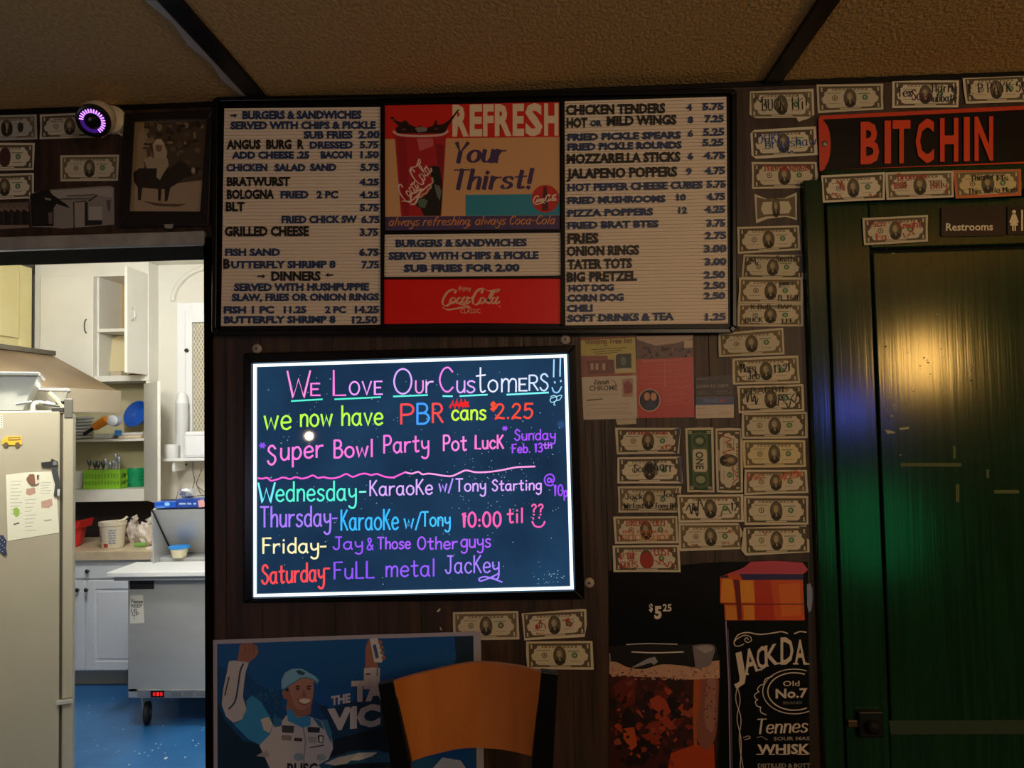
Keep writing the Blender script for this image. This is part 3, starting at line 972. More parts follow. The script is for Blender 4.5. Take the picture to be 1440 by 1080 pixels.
wv = [(363, 672.5), (369, 673), (376, 672), (381, 676), (390, 674), (398, 671.5), (408, 673.5), (416, 671), (424, 673), (432, 671.5), (440, 668.5), (447, 672), (455, 671), (462, 672.5), (470, 672.5), (479, 670), (487, 666.5), (496, 670.5), (506, 667), (514, 666), (522, 668), (530, 666.5),
      (540, 670), (552, 671.5), (561, 668), (570, 664), (579, 666), (588, 663.5), (594, 667), (602, 666), (612, 667), (624, 669), (635, 669.5), (645, 665.5), (655, 661.5), (668, 664), (680, 664), (693, 663), (706, 661), (716, 659), (727, 657), (738, 656.5), (752, 656)]
wline([('curve', wv[:26], 'ff5fd6', 2.3), ('curve', wv[25:], 'ff9fe6', 2.3)])
wline([('W', 362.5, 387, 706.5, 27, '6fe8f4', 2.6), ('ednesday', 388, 501, 705, 27, TEAL, 2.6), ('-', 505, 515, 695, 8, '86f5e4', 2.4),
       ('KaraoKe', 519.5, 608, 697, 21, LAV, 2.3, -0.025), ('w/', 617, 637, 691.5, 18, 'b08cff', 2.2), ('Tony', 641, 683, 691, 17.5, 'cfa6ff', 2.2), ('Starting', 692, 761, 690, 15, 'dba4ff', 2.1, -0.02),
       ('@', 765, 780, 683, 16, '9a4cff', 2), ('10', 779, 792, 697, 15, '9a4cff', 2), ('p', 793, 798, 698, 13, '9a4cff', 2)])
wline([('Thursday', 366, 465, 741, 28, 'a678ff', 2.6), ('-', 467, 474.5, 731.5, 6, '9a6cff', 2.2), ('KaraoKe', 479, 560, 745.5, 28, '35b6ff', 2.6), ('w/', 568, 592, 743, 22, '35b6ff', 2.4),
       ('Tony', 593, 633, 740, 20, '3fc0ff', 2.4), ('10:00', 650, 705, 741, 20, 'ff5fb2', 3), ('til', 713, 736, 735, 20, 'ff5fa8', 2.6), ('??', 747, 764, 724.5, 15, 'ff5fa8', 2.3),
       ('line', [(749.5, 728), (750, 730)], 'ff5fb2', 2), ('line', [(758, 727), (758.5, 729)], 'ff5fb2', 2), ('curve', [(748.5, 733.5), (752, 739.5), (759, 741), (764, 738), (766, 733.5)], 'ff5fb2', 2.3)])
wline([('Friday', 369, 448, 778, 21, 'ffeeb4', 2.6), ('-', 450, 459, 772, 8, 'ffeeb4', 2.4), ('Jay', 468, 510, 772.5, 17, '9454ff', 2.2), ('&', 516, 524.5, 773, 16, '9454ff', 2),
       ('Those', 531, 577, 772, 16, 'a65aff', 2.2), ('Other', 587, 643, 772.5, 17, 'a65aff', 2.2), ('guys', 648, 690, 770, 19, 'a65aff', 2.2, -0.02)])
wline([('Saturday', 368, 456, 821, 26, 'ff4a4e', 2.9, -0.05), ('-', 455, 464, 802, 6, 'ff4a4e', 2.5), ('FuLL', 469, 526, 814, 23, '8a52ff', 2.4, -0.03), ('metal', 542, 612, 811, 24, '9258ff', 2.3, -0.015),
       ('JacKey', 626, 702, 806, 24, 'a27cff', 2.2), ('curve', [(702, 806), (690, 812), (676, 817), (674, 813.5), (682, 811), (692, 813.5), (706, 818.5)], 'a27cff', 2)])

for (px, py, lab) in ((362, 490.5, 'round white plastic wall button above the lit board, by its top left corner'),
                      (795, 477.5, 'round white plastic wall button above the lit board, beside the yellow flyer'),
                      (828.5, 819, 'round white plastic wall button right of the lit board, near its bottom corner')):
    b = MB()
    c = P(px, py)
    b.lathe((c.x, 0.0, c.z), [(0.0115, 0), (0.0115, 0.004), (0.008, 0.0065), (0.003, 0.007)], M('a8a09a', 0.5), 24, (0, -1, 0))
    b.lathe((c.x, -0.007, c.z), [(0.0028, 0), (0.0028, 0.001)], M('3a3634', 0.4, 0.5), 12, (0, -1, 0))
    tag(b.build('wall_button', smooth=True), lab, 'wall button', 'white wall buttons around the lit board')
# ------------------------------------------------------------------ dollar bills pinned to the wall
NOTE_INK, NOTE_GREEN = M('574d3a', 0.7), M('2f4a34', 0.7)
PAPERS = ['cac4b0', 'd4cebb', 'c3bda8', 'ccc4ae']
GRP = 'dollar bills pinned to the wall'


def bill(quad, label, writing=(), level=0, edge=None, back=False, turned=False, tint=None, stain=None, fold=None, base=0.0, seed=0, green=True):
    """a one dollar bill; quad runs top left, top right, bottom right, bottom left in the photograph"""
    a, bb, c, d = quad
    if turned:                                    # standing on its short side: the bill's own top left is at the photo's top right
        a, bb, c, d = bb, c, d, a
    y0 = base + 0.0012 + level * 0.003

    def mp(u, v, l):
        x = (a[0] + (bb[0] - a[0]) * u) * (1 - v) + (d[0] + (c[0] - d[0]) * u) * v
        y = (a[1] + (bb[1] - a[1]) * u) * (1 - v) + (d[1] + (c[1] - d[1]) * u) * v
        return P(x, y, -(y0 + l))
    rnd = random.Random(seed + int(a[0] * 7))
    b = MB(mp)
    paper = M(tint or rnd.choice(PAPERS), 0.75)
    J = lambda: rnd.uniform(-0.008, 0.008)
    out = [(J(), J()), (0.5, J() * 1.5), (1 + J(), J()), (1 + J(), 0.5), (1 + J(), 1 + J()), (0.5, 1 + J() * 1.5), (J(), 1 + J()), (J(), 0.5)]
    if fold:
        out = fold
    b.slab(out, paper, 0, 0.0006)
    if stain:
        b.poly(stain[1], M(stain[0], 0.7), 0.00068)
    if fold and len(fold) == 7:
        pass
    B = NOTE_GREEN if back else (M('6f634b', 0.7) if rnd.random() < 0.4 else NOTE_INK)
    l = 0.00075
    ring = [(.035, .08), (.965, .08), (.965, .92), (.035, .92)]
    if fold == BOW:
        ring = [(.05, .12), (.25, .2), (.75, .2), (.95, .12), (.95, .9), (.75, .82), (.25, .82), (.05, .9)]
    b.poly(ring, B, l)
    if not back:
        if fold == BOW:
            b.poly([(.2, .3), (.8, .3), (.86, .55), (.8, .74), (.2, .74), (.14, .55)], paper, l + .0001)
        else:
            b.poly([(.17, .16), (.83, .16), (.845, .25), (.885, .3), (.885, .4), (.93, .5), (.915, .66), (.87, .7), (.86, .8), (.82, .85), (.18, .85), (.14, .8), (.13, .7), (.085, .66), (.07, .5), (.115, .4), (.115, .3), (.155, .25)], paper, l + .0001)
            b.rect(.235, .165, .765, .235, M('7a6d55', .7), l + .0002)
            for k in range(9):
                b.rect(.25 + k * .056, .18, .25 + k * .056 + .028 + rnd.uniform(0, .015), .222, paper, l + .0003)
            b.rect(.16, .31, .36, .335, M('8d8268', .7), l + .0002)
            b.rect(.62, .345, .8, .375, M('5d7a5c', .7), l + .0002)
            b.rect(.16, .68, .34, .7, M('968a70', .7), l + .0002)
            b.rect(.64, .7, .8, .72, M('968a70', .7), l + .0002)
            b.rect(.34, .87, .66, .905, paper, l + .0002)
            for cx, cy in ((.075, .19), (.925, .19), (.075, .81), (.925, .81)):
                b.poly([(cx - .014, cy - .07), (cx + .012, cy - .07), (cx + .012, cy + .06), (cx + .024, cy + .07), (cx - .024, cy + .07), (cx - .01, cy + .06), (cx - .01, cy - .04)], paper, l + .0002)
            # seals
            b.oval(.27, .5, .043, .1, NOTE_INK, l + .0002, 14)
            b.oval(.27, .5, .031, .072, paper, l + .0003, 12)
            b.oval(.27, .5, .013, .04, NOTE_INK, l + .0004, 8)
            b.oval(.725, .5, .045, .105, M('56775a', .7) if green else NOTE_INK, l + .0002, 14)
            b.oval(.725, .5, .02, .06, M('8fae86', .7), l + .0003, 8)
        if edge:
            for r in ((-.0, .0, 1, .07), (0, .9, 1, 1), (0, 0, .04, 1), (.96, 0, 1, 1)):
                b.rect(*r, M(edge, .6), l + .0002)
        # portrait: oval, hair, face, coat, neckcloth
        b.oval(.5, .52, .098, .345, NOTE_INK, l + .0003, 18)
        b.oval(.5, .52, .088, .315, M('5a5140', .7), l + .0004, 18)
        b.oval(.497, .43, .05, .17, M('84795f', .7), l + .0005, 12)
        b.oval(.492, .45, .032, .12, M('a89c7e', .7), l + .0006, 10)
        b.poly([(.455, .4), (.45, .33), (.48, .27), (.52, .27), (.545, .34), (.545, .5), (.535, .42), (.52, .33), (.47, .34)], M('6e644d', .7), l + .0007)
        b.poly([(.42, .74), (.46, .62), (.52, .6), (.565, .66), (.585, .74), (.55, .82), (.5, .855), (.45, .82)], M('2d271e', .7), l + .0006)
        b.poly([(.482, .6), (.51, .6), (.518, .7), (.49, .72)], M('948a6e', .7), l + .0008)
        b.rect(.475, .43, .487, .445, NOTE_INK, l + .0007)
        b.rect(.502, .43, .513, .445, NOTE_INK, l + .0007)
        if turned and seed == 7:
            pass
    else:
        b.poly([(.09, .2), (.91, .2), (.94, .5), (.91, .8), (.09, .8), (.06, .5)], M('56694f', .7), l + .0001)
        b.poly([(.33, .3), (.36, .25), (.64, .25), (.68, .3), (.68, .7), (.64, .76), (.36, .76), (.33, .7)], paper, l + .0002)
        b.type('ONE', .37, .64, .38, .66, NOTE_GREEN, l + .0003, 0, .03)
        b.oval(.2, .5, .1, .24, M('3b5340', .7), l + .0002, 18)
        b.oval(.2, .5, .05, .15, M('8f9b7c', .7), l + .0003, 10)
        b.oval(.8, .5, .1, .24, M('3b5340', .7), l + .0002, 18)
        b.oval(.8, .5, .06, .18, M('8f9b7c', .7), l + .0003, 10)
        for cx, cy in ((.07, .17), (.93, .17), (.07, .83), (.93, .83)):
            b.rect(cx - .02, cy - .06, cx + .02, cy + .06, paper, l + .0003)
            b.rect(cx - .006, cy - .05, cx + .006, cy + .05, NOTE_GREEN, l + .0004)
    for wr in writing:
        txt, u0, u1, vb, cap, col = wr[:6]
        if txt == '~':                           # a scribble
            pts = []
            n = 9
            for k in range(n):
                pts.append((u0 + (u1 - u0) * k / (n - 1) + rnd.uniform(-.01, .01), vb - cap * rnd.random()))
            b.curve(pts, .016, M(col, .6), l + .0011)
        elif txt == 'blot':
            b.oval((u0 + u1) / 2, vb - cap / 2, (u1 - u0) / 2, cap / 2, M(col, .6), l + .0010, 14)
        else:
            b.script(txt, u0, u1, vb, cap, .016, M(col, .6), l + .0012, wr[6] if len(wr) > 6 else -.06)
    o = b.build('dollar_bill')
    return tag(o, label, 'banknote', GRP)


BOW = [(0, 0), (.3, .2), (.7, .18), (1, -.02), (.98, 1), (.72, .86), (.3, .9), (.02, 1.04)]
KB, RDW, BLW, ORW = '17140f', 'b03a26', '274a96', 'c8622a'
bill([(1052.8, 127.5), (1144, 125.5), (1145.5, 167), (1054, 167)], 'worn dollar bill marked with thick black letters, topmost left of the street sign', [('BUCK', .2, .55, .72, .4, KB), ('Hi!', .66, .9, .68, .42, KB), ('~', .08, .22, .42, .2, KB)],
     fold=[(.02, .03), (1, -.02), (1, .86), (.9, 1.0), (.75, 1.1), (.72, .96), (.1, .98), (0, .85)])
bill([(1055, 183), (1147, 178.4), (1148.3, 218), (1057, 222.6)], 'dollar bill with blue marker scrawl, left of the street sign', [('DUKE', .1, .5, .5, .34, BLW), ('Bradshaw', .22, 1.0, .68, .34, BLW), ('~', .45, .65, .9, .25, BLW)],
     fold=[(.06, 0), (1, -.02), (1.02, 1), (.07, 1.03), (0, .9), (0, .12)])
bill([(1057, 228), (1149, 227.7), (1149.8, 264), (1057, 266)], 'dollar bill with red capitals along its top edge, just below the blue scrawled bill', [('THUNDERBIRD', .18, .88, .33, .2, RDW, 0)])
bill([(1060.8, 272.5), (1120.7, 271), (1121.8, 309.6), (1062, 312.4)], 'small crumpled dollar bill folded like a bow tie beside the door casing', fold=BOW)
bill([(1037, 319), (1124, 316.7), (1125.5, 351.8), (1037, 357)], 'plain unmarked dollar bill directly under the bow tie bill', level=0)
bill([(1045.5, 357.8), (1129, 358.4), (1130.6, 393), (1042, 392)], 'dollar bill with a dark inked corner, tucked under the bill signed beside its portrait', [('~', .05, .25, .45, .3, KB), ('Smith', .55, .85, .3, .25, KB)],
     stain=('3a4258', [(.86, .02), (1, .02), (1, .75), (.93, .7), (.9, .4)]))
bill([(1039.5, 390.4), (1129, 390.4), (1129, 426.7), (1037.8, 426.7)], 'dollar bill signed in small black script right of its portrait, beside the menu board corner', [('james', .63, .85, .3, .2, KB), ('B. Hill', .62, .93, .88, .2, KB)], level=1)
bill([(1038, 427), (1129, 426.7), (1130, 459), (1036.7, 459)], 'dollar bill lettered in black at top and both lower corners, beside the menu board corner', [('K Bull', .2, .5, .25, .2, KB), ('DAN', .62, .82, .22, .18, KB), ('BUCK', .12, .38, .82, .2, KB), ('LEE', .68, .85, .84, .18, KB)], level=0)
bill([(1010, 469), (1102, 460.7), (1104, 498.4), (1011.5, 502)], 'clean dollar bill jutting left, directly below the menu board bottom right corner', level=1)
bill([(1030, 504), (1123, 500), (1125.5, 539), (1031, 541)], 'dollar bill with bold black signatures flanking its portrait, under the left jutting bill', [('Mary', .12, .34, .55, .32, KB), ('+ Jeb', .14, .4, .82, .3, KB), ('13.21', .62, .86, .6, .3, KB, -.2)])
bill([(1037, 543), (1130, 540), (1131, 578), (1038, 581)], 'dollar bill scrawled all over in heavy black, right of the small business cards', [('~', .1, .3, .7, .5, KB), ('BARBIE', .2, .75, .3, .22, KB), ('~', .55, .9, .9, .6, KB), ('~', .62, .95, .6, .4, KB)])
bill([(1043, 581), (1135.5, 579), (1135.4, 616), (1043.8, 617)], 'clean dollar bill just below the heavily scrawled bill by the door', level=1)
bill([(1044.8, 619), (1132, 619), (1133, 656.7), (1045.8, 657.7)], 'yellowish clean dollar bill directly above the orange lettered bill', tint='cfc49a')
bill([(1046.9, 660.8), (1134.4, 660.8), (1136.5, 693), (1046.9, 696)], 'dollar bill lettered in bright orange marker beside the door casing', [('EARN', .05, .32, .42, .26, ORW), ('MORE', .56, .9, .5, .34, ORW, -.6), ('blot', .86, .92, .28, .2, ORW)], level=1)
bill([(1045.8, 697.3), (1136.5, 697.3), (1137.5, 738), (1046.9, 738)], 'clean dollar bill directly below the orange lettered bill')
bill([(1045.8, 740), (1137.5, 739.6), (1138.5, 778.5), (1046.9, 780.6)], 'lowest dollar bill by the door, faint red smudge, dark torn top right corner', [('~', .25, .38, .3, .15, 'a8614a')], level=1, stain=('4a473f', [(.84, .02), (1, .02), (1, .5), (.93, .4)]),
     fold=[(.0, .05), (.85, .0), (.96, -.02), (1, .3), (1, .95), (.02, 1.02), (-.05, .82)])
bill([(1148, 118.5), (1241.6, 117.7), (1242.4, 154), (1149.8, 159)], 'pale unmarked dollar bill above the left half of the street sign')
bill([(1254.7, 112.8), (1348, 112.8), (1348, 150.8), (1255, 152)], 'dollar bill covered in dark writing over a reddish print, above the street sign middle', [('Tex', .08, .3, .6, .35, KB), ('Sara', .3, .58, .72, .38, '5a2030'), ('Harry', .6, .97, .45, .35, KB), ('Hubbate', .55, .97, .8, .3, KB)])
bill([(1353.6, 108.5), (1446, 104), (1446, 143), (1358, 145.6)], 'dollar bill with large spaced black capitals, above the street sign right end', [('E P PAYK 5C', .08, .98, .62, .36, KB, 0)], level=1)
bill([(1154, 246.8), (1245, 242), (1244, 281), (1157, 285)], 'dollar bill with red scribbles near its left seal, under the sign left end', [('~', .25, .36, .6, .4, RDW), ('~', .1, .3, .85, .2, 'b8654a'), ('~', .74, .95, .88, .12, 'a0542e')], base=0.02)
bill([(1245.3, 242.6), (1340.8, 239.7), (1342, 277.4), (1246.7, 281)], 'dollar bill with red name across its top, under the sign middle', [('Bronson', .18, .6, .3, .26, RDW), ('1801', .12, .3, .62, .25, RDW), ('Billy', .66, .9, .66, .3, RDW)], base=0.02)
bill([(1341, 239.7), (1436, 238), (1436, 275), (1343.7, 279)], 'dollar bill with orange painted edges and black writing, under the sign right half', [('Thinner', .25, .6, .4, .22, KB, -.2), ('Ms.', .64, .84, .42, .22, KB), ('This is No Moni', .2, .94, .84, .18, KB, 0)], tint='cdbf8e', edge='c8642e', base=0.02)
bill([(1212.5, 306.7), (1305, 302), (1305, 339.5), (1215, 345)], 'dollar bill written on in red, stuck to the green door beside the restroom sign', [('Nico', .12, .34, .35, .25, RDW), ('Knight', .55, .9, .48, .3, RDW), ('Ea', .2, .36, .85, .26, RDW), ('~', .62, .8, .85, .25, RDW)], level=1)
bill([(865.6, 601.5), (957.3, 601.5), (955.2, 638), (867, 639)], 'dollar bill with red writing and a blue stained right end, highest under the flyers', [('In the club', .2, .8, .26, .14, RDW, 0), ('x15', .7, .88, .82, .16, RDW)], stain=('4a5478', [(.9, .05), (1, 0), (.97, 1), (.9, .95)]))
bill([(867.7, 643), (958.3, 641.7), (959.4, 679.6), (868.3, 680)], 'dollar bill crossed by a heavy black signature, second down in the column under the flyers', [('Scotty', .26, .62, .58, .3, KB), ('Karr', .58, .86, .5, .4, KB, .3), ('blot', .44, .56, .62, .36, '1c1814')], stain=('5a607c', [(.93, .05), (1, 0), (1, 1), (.94, .95)]))
bill([(868.3, 683.8), (958.3, 683.8), (954, 720.8), (869.8, 720.8)], 'dollar bill with black script along its bottom, above the red and orange lettered bill', [('Jack', .12, .4, .5, .22, KB), ('Joey', .7, .98, .42, .24, KB), ('We Lost', .1, .42, .82, .18, KB, 0), ('Tony Bill', .6, .98, .82, .18, KB, 0)])
bill([(862.5, 726.5), (953, 725.4), (954, 764), (864.6, 764.6)], 'dollar bill with lines of red and orange lettering, second lowest under the flyers', [('BROCK OUT', .2, .82, .36, .22, RDW, 0), ('my name is', .14, .84, .62, .16, ORW, 0), ('BUCKSHOT', .12, .9, .88, .2, ORW, 0)])
bill([(861.5, 767), (955, 766), (957.3, 804.6), (863, 804.6)], 'dollar bill with its portrait coloured solid red, lowest under the flyers', [('blot', .4, .61, .88, .62, '9c2f2a'), ('IN THE', .1, .34, .52, .24, RDW), ('GUNS', .1, .36, .85, .24, RDW), ('COST', .62, .86, .4, .26, RDW), ('~', .6, .92, .88, .4, RDW)], level=1)
bill([(963.5, 602), (1003, 601.5), (1005, 693), (966.7, 692)], 'green backed dollar bill hung upright, showing the word ONE', back=True, turned=True)
bill([(1005.8, 602.5), (1043.8, 602), (1044.8, 693), (1008, 692.5)], 'face side dollar bill hung upright with red scribbles, beside the green backed one', [('~', .12, .4, .8, .5, 'a8442e'), ('~', .6, .9, .4, .3, 'a8442e')], turned=True, seed=7)
bill([(951.7, 695.8), (1044.8, 695), (1045.8, 733.8), (954, 734.8)], 'dollar bill with looping dark pen circles, below the two upright bills', [('~', .1, .4, .8, .6, KB), ('blot', .24, .3, .6, .16, KB), ('12', .82, .92, .6, .3, KB), ('~', .6, .82, .8, .3, '3c3a34')], level=1)
bill([(954, 735.8), (1042.7, 735.4), (1045.8, 772), (955, 774.4)], 'dollar bill with faint red notes and torn right edge, below the pen looped bill', [('~', .72, .92, .4, .2, 'a8614a'), ('~', .2, .3, .85, .1, 'a8614a'), ('~', .68, .86, .82, .1, 'b0785a')],
     fold=[(0, 0), (.95, 0), (1.02, .42), (.96, .6), (.97, 1), (0, 1.02)])
bill([(636.7, 860.7), (729.3, 859), (730, 899), (637.8, 900)], 'dollar bill half hidden behind the racing poster top right corner', green=False)
bill([(733.3, 860.7), (824.4, 856.7), (825.6, 894), (735.6, 900.7)], 'dollar bill with red ink rings around both seals, below the lit board', [('~', .2, .36, .7, .4, RDW), ('~', .64, .8, .62, .36, RDW), ('~', .22, .32, .86, .1, RDW)], fold=[(0, .05), (.95, -.02), (1, .0), (1, .6), (.96, 1.04), (.02, 1.0)])
bill([(740, 902), (833, 901), (834.4, 941.6), (741, 941)], 'clean dollar bill just above the stool backrest', level=1)
bill([(-33, 163), (51, 160.6), (52, 196), (-33, 198)], 'bluish dim dollar bill with dark patches, high on the left under the ceiling', [('blot', .42, .49, .8, .5, '26221c'), ('blot', .53, .6, .8, .5, '26221c'), ('blot', .68, .78, .7, .4, '2c2a26')], tint='a9aca6')
bill([(-35, 201), (48.7, 201), (48, 239), (-35, 241)], 'dim dollar bill with a reddish smeared portrait, left of the camera, second from the ceiling', [('blot', .42, .6, .85, .7, '4a2a28')])
bill([(-35, 246), (47.5, 243), (48, 279), (-35, 282)], 'dim dollar bill just above the old group photograph')
bill([(56, 161), (140, 157.5), (140, 193), (56, 196)], 'dollar bill behind the purple lit camera', [('~', .2, .5, .4, .2, '8a5a40')])
bill([(141, 158), (173, 155), (173, 192), (142, 193)], 'crumpled end of a dollar bill behind the camera mount', fold=BOW)
bill([(85, 218.5), (167, 217.5), (166, 254), (85, 255)], 'dim dollar bill below the camera, above the photograph of the white house')

# ------------------------------------------------------------------ street sign and restroom sign
g = thing('street_sign', 'black street sign with red border and raised red letters, above the green door', 'sign', P(1335, 243, -0.006))
SRED, SBLK = M('c93a1c', 0.38), M('120d0c', 0.35, spec=0.25)
b = MB(W(0.004), (1030, 100, 3.507))
b.slab([(424, 235), (434, 220), (1690, 158), (1706, 170), (1706, 440), (1694, 452), (446, 504), (430, 492)], SRED, 0, 0.003)
b.build('plate', g)
b = MB(W(0.007), (1030, 100, 3.507))
tab = [(452 + 33 * math.cos(R(t)), 362 + 108 * math.sin(R(t))) for t in range(-75, 80, 12)]
b.slab([(447, 240)] + tab + [(452, 488), (1690, 436), (1690, 178), (452, 238)], SBLK, 0, 0.0005)
b.build('face_field', g)
b = MB(W(0.0076), (1030, 100, 3.507))
xs = [(632, 724), (750, 782), (790, 878), (903, 994), (1024, 1114), (1141, 1170), (1194, 1286)]
for ch, (xa, xb) in zip('BITCHIN', xs):
    k = (xa - 632) / 654
    b.type(ch, xa, xb, 250 - 30 * k, 460 - 20 * k, M('d9421e', 0.35), 0, -0.02, 0.03, 0.004)
b.build('lettering', g, bevel=0.0012)
b = MB(W(0.007))
c = P(1159.5, 202, -0.007)
b.lathe((c.x, -0.007, c.z), [(0.007, 0), (0.007, 0.0015), (0.004, 0.003), (0.001, 0.0033)], M('8d8a84', 0.35, 0.8), 16, (0, -1, 0))
b.build('mounting_screw', g)

g = thing('restroom_sign', 'dark restroom sign with white lettering and a figure symbol on the green door', 'sign', P(1370, 332, -0.003))
MAR = M('200f0d', 0.4, spec=0.3)
b = MB(W(0.0005), (1030, 100, 3.507))
b.slab([(1030, 676), (1036, 670), (1344, 664), (1349, 670), (1349, 806), (1344, 811), (1036, 816), (1030, 810)], MAR, 0, 0.003)
b.type('Restrooms', 1053, 1285, 750, 788, M('d8d0bb', 0.5), 0.0033, -0.012, 0.02)
b.build('name_plate', g)
b = MB(W(0.0005), (1030, 100, 3.507))
b.slab([(1357, 670), (1360, 666), (1580, 662), (1582, 668), (1582, 800), (1578, 804), (1360, 806), (1357, 802)], M('150c0b', 0.4, spec=0.3), 0, 0.003)
SY = M('d9cfb4', 0.5)
b.oval(1389, 694, 10, 10, SY, 0.0033, 14)
b.poly([(1380, 706), (1398, 706), (1412, 745), (1405, 750), (1396, 722), (1408, 762), (1398, 762), (1398, 788), (1391, 788), (1391, 762), (1387, 762), (1387, 788), (1380, 788), (1380, 762), (1369, 762), (1381, 722), (1372, 750), (1365, 745)], SY, 0.0033)
b.rect(1424, 684, 1433, 788, SY, 0.0033)
b.oval(1478, 694, 10, 10, SY, 0.0033, 14)
b.poly([(1466, 706), (1490, 706), (1496, 712), (1496, 745), (1489, 745), (1489, 788), (1480, 788), (1480, 750), (1476, 750), (1476, 788), (1467, 788), (1467, 745), (1460, 745), (1460, 712)], SY, 0.0033)
b.build('symbol_plate', g)

# ------------------------------------------------------------------ flyers under the menu board
FZ = (800, 460, 5.744)
b = MB(W(0.001), FZ)
b.slab([(95, 90), (535, 70), (545, 392), (100, 410)], M('b8ab4a', 0.4), 0, 0.0006)
b.poly([(95, 92), (535, 72), (535, 82), (97, 108)], M('9c3b34', 0.5), 0.0008)
b.script('Winding Tree Inn', 135, 505, 138, 42, 8, M('7c4a3a', 0.5), 0.0008, -0.03)
for y in (165, 185, 202):
    b.stroke([(180 + (y - 165), y + 18), (465 - (y - 165) * 2, y)], 5, M('4b4a2a', 0.5), 0.0008)
b.poly([(98, 232), (310, 232), (318, 262), (365, 262), (372, 392), (100, 405)], M('8a4a42', 0.5), 0.0008)
b.poly([(140, 275), (360, 262), (365, 370), (150, 385)], M('6a2c2a', 0.5), 0.0009)
for x in (175, 215, 270):
    b.rect(x, 292, x + 24, 345, M('b59c8c', 0.5), 0.001)
b.rect(372, 212, 510, 360, M('c9bd96', 0.5), 0.0008)
b.poly([(378, 232), (392, 216), (504, 214), (506, 332), (440, 330), (380, 338)], M('23332f', 0.5), 0.0009)
b.oval(440, 275, 22, 38, M('66756b', 0.5), 0.001, 10)
b.poly([(100, 396), (520, 368), (542, 372), (544, 392), (102, 410)], M('93392c', 0.5), 0.0009)
tag(b.build('flyer'), 'yellow flyer with a red brick house picture under the menu board', 'flyer')
b = MB(W(0.0035), FZ)
b.slab([(102, 405), (545, 390), (552, 735), (118, 748)], M('c6bcae', 0.45), 0, 0.0006)
b.type('CHROME', 165, 392, 474, 516, M('2b2624', 0.5), 0.0008, -0.03, 0.02)
b.script('Lincoln', 205, 330, 462, 38, 7, M('3b3735', 0.5), 0.0008, -0.02, 0.3)
b.curve([(340, 432), (368, 440), (385, 478)], 7, M('a83a3a', 0.5), 0.0008)
b.poly([(430, 420), (520, 410), (520, 560), (432, 565)], M('b08a72', 0.5), 0.0008)
b.poly([(440, 450), (480, 430), (515, 470), (510, 530), (450, 540)], M('8a3a2c', 0.5), 0.0009)
for y, xa, xb in ((548, 155, 400), (628, 150, 480), (662, 150, 480), (690, 145, 470), (705, 140, 530)):
    b.stroke([(xa, y), (xb, y - 10)], 3, M('8e877c', 0.5), 0.0008)
b.stroke([(145, 592), (272, 580)], 9, M('4a4541', 0.5), 0.0008)
tag(b.build('postcard'), 'white postcard with dark curly lettering overlapping the yellow flyer', 'postcard')
b = MB(W(0.0015), FZ)
b.slab([(545, 72), (1002, 62), (1015, 728), (552, 735)], M('b1261d', 0.4), 0, 0.0006)
b.poly([(545, 74), (1002, 64), (1004, 240), (830, 250), (548, 262)], M('6e5a5e', 0.5), 0.0008)
b.poly([(545, 74), (1002, 64), (1002, 95), (860, 130), (700, 150), (548, 100)], M('b9a493', 0.5), 0.0009)
for k in range(26):
    x = random.Random(k).uniform(552, 985)
    y = random.Random(k + 90).uniform(160, 240)
    b.oval(x, y, random.Random(k + 5).uniform(6, 22), random.Random(k + 7).uniform(5, 16), M(['2a2024', '3a2a2c', '4a3338', '8a6a62'][k % 4], 0.5), 0.001, 8)
b.poly([(930, 110), (1000, 105), (1000, 165), (932, 168)], M('c7b49c', 0.5), 0.0011)
b.poly([(580, 262), (740, 258), (840, 262), (920, 255), (925, 272), (760, 282), (590, 288)], M('c06a60', 0.5), 0.0011)
for k, y in enumerate(range(305, 640, 14)):
    xa = 575 if y < 490 else 760
    b.stroke([(xa, y), (985 - (k * 37) % 60, y - 8)], 4, M('cf6a56', 0.5), 0.0008)
b.oval(652, 590, 88, 92, M('c8b2a4', 0.5), 0.0009, 26)
b.oval(652, 590, 81, 85, M('1f2634', 0.5), 0.001, 26)
b.oval(630, 560, 24, 34, M('c48a74', 0.5), 0.0011, 12)
b.oval(684, 562, 24, 34, M('c9957e', 0.5), 0.0011, 12)
b.poly([(600, 640), (640, 600), (660, 585), (690, 605), (715, 640), (660, 672)], M('2c3c5a', 0.5), 0.0011)
b.stroke([(775, 280), (775, 480)], 6, M('d98a6c', 0.5), 0.0009)
tag(b.build('flyer'), 'red flyer with a crowd photo and a round couple portrait, between two lighter papers', 'flyer')
b = MB(W(0.001), FZ)
b.slab([(1022, 405), (1325, 385), (1332, 572), (1026, 572)], M('2b2228', 0.45), 0, 0.0006)
for (xa, xb, y, h, cc) in ((1030, 1125, 425, 12, '8a7f7f'), (1150, 1195, 418, 5, '8a7f7f'), (1030, 1290, 492, 24, '8f8585'), (1032, 1100, 528, 8, '857b7b'), (1185, 1280, 522, 8, '857b7b'), (1032, 1150, 544, 8, '857b7b'), (1185, 1315, 540, 8, '857b7b')):
    b.type('LEARN TO DRIVE' if h > 20 else 'NAME & PLACE', xa, xb, y - h, y, M(cc, 0.5), 0.0008, -0.03, 0.02)
tag(b.build('business_card'), 'dark business card right of the red flyer, above the blue and white card', 'business card')
b = MB(W(0.0032), FZ)
b.slab([(1022, 570), (1332, 565), (1332, 732), (1024, 738)], M('c2b6a6', 0.45), 0, 0.0006)
b.poly([(1022, 572), (1332, 566), (1332, 625), (1022, 630)], M('344678', 0.45), 0.0008)
b.type('TRAVEL', 1085, 1215, 582, 610, M('6d7fb0', 0.5), 0.0009, -0.01, 0.02)
b.type('INK', 1215, 1275, 580, 608, M('b04a4a', 0.5), 0.0009, -0.01, 0.02)
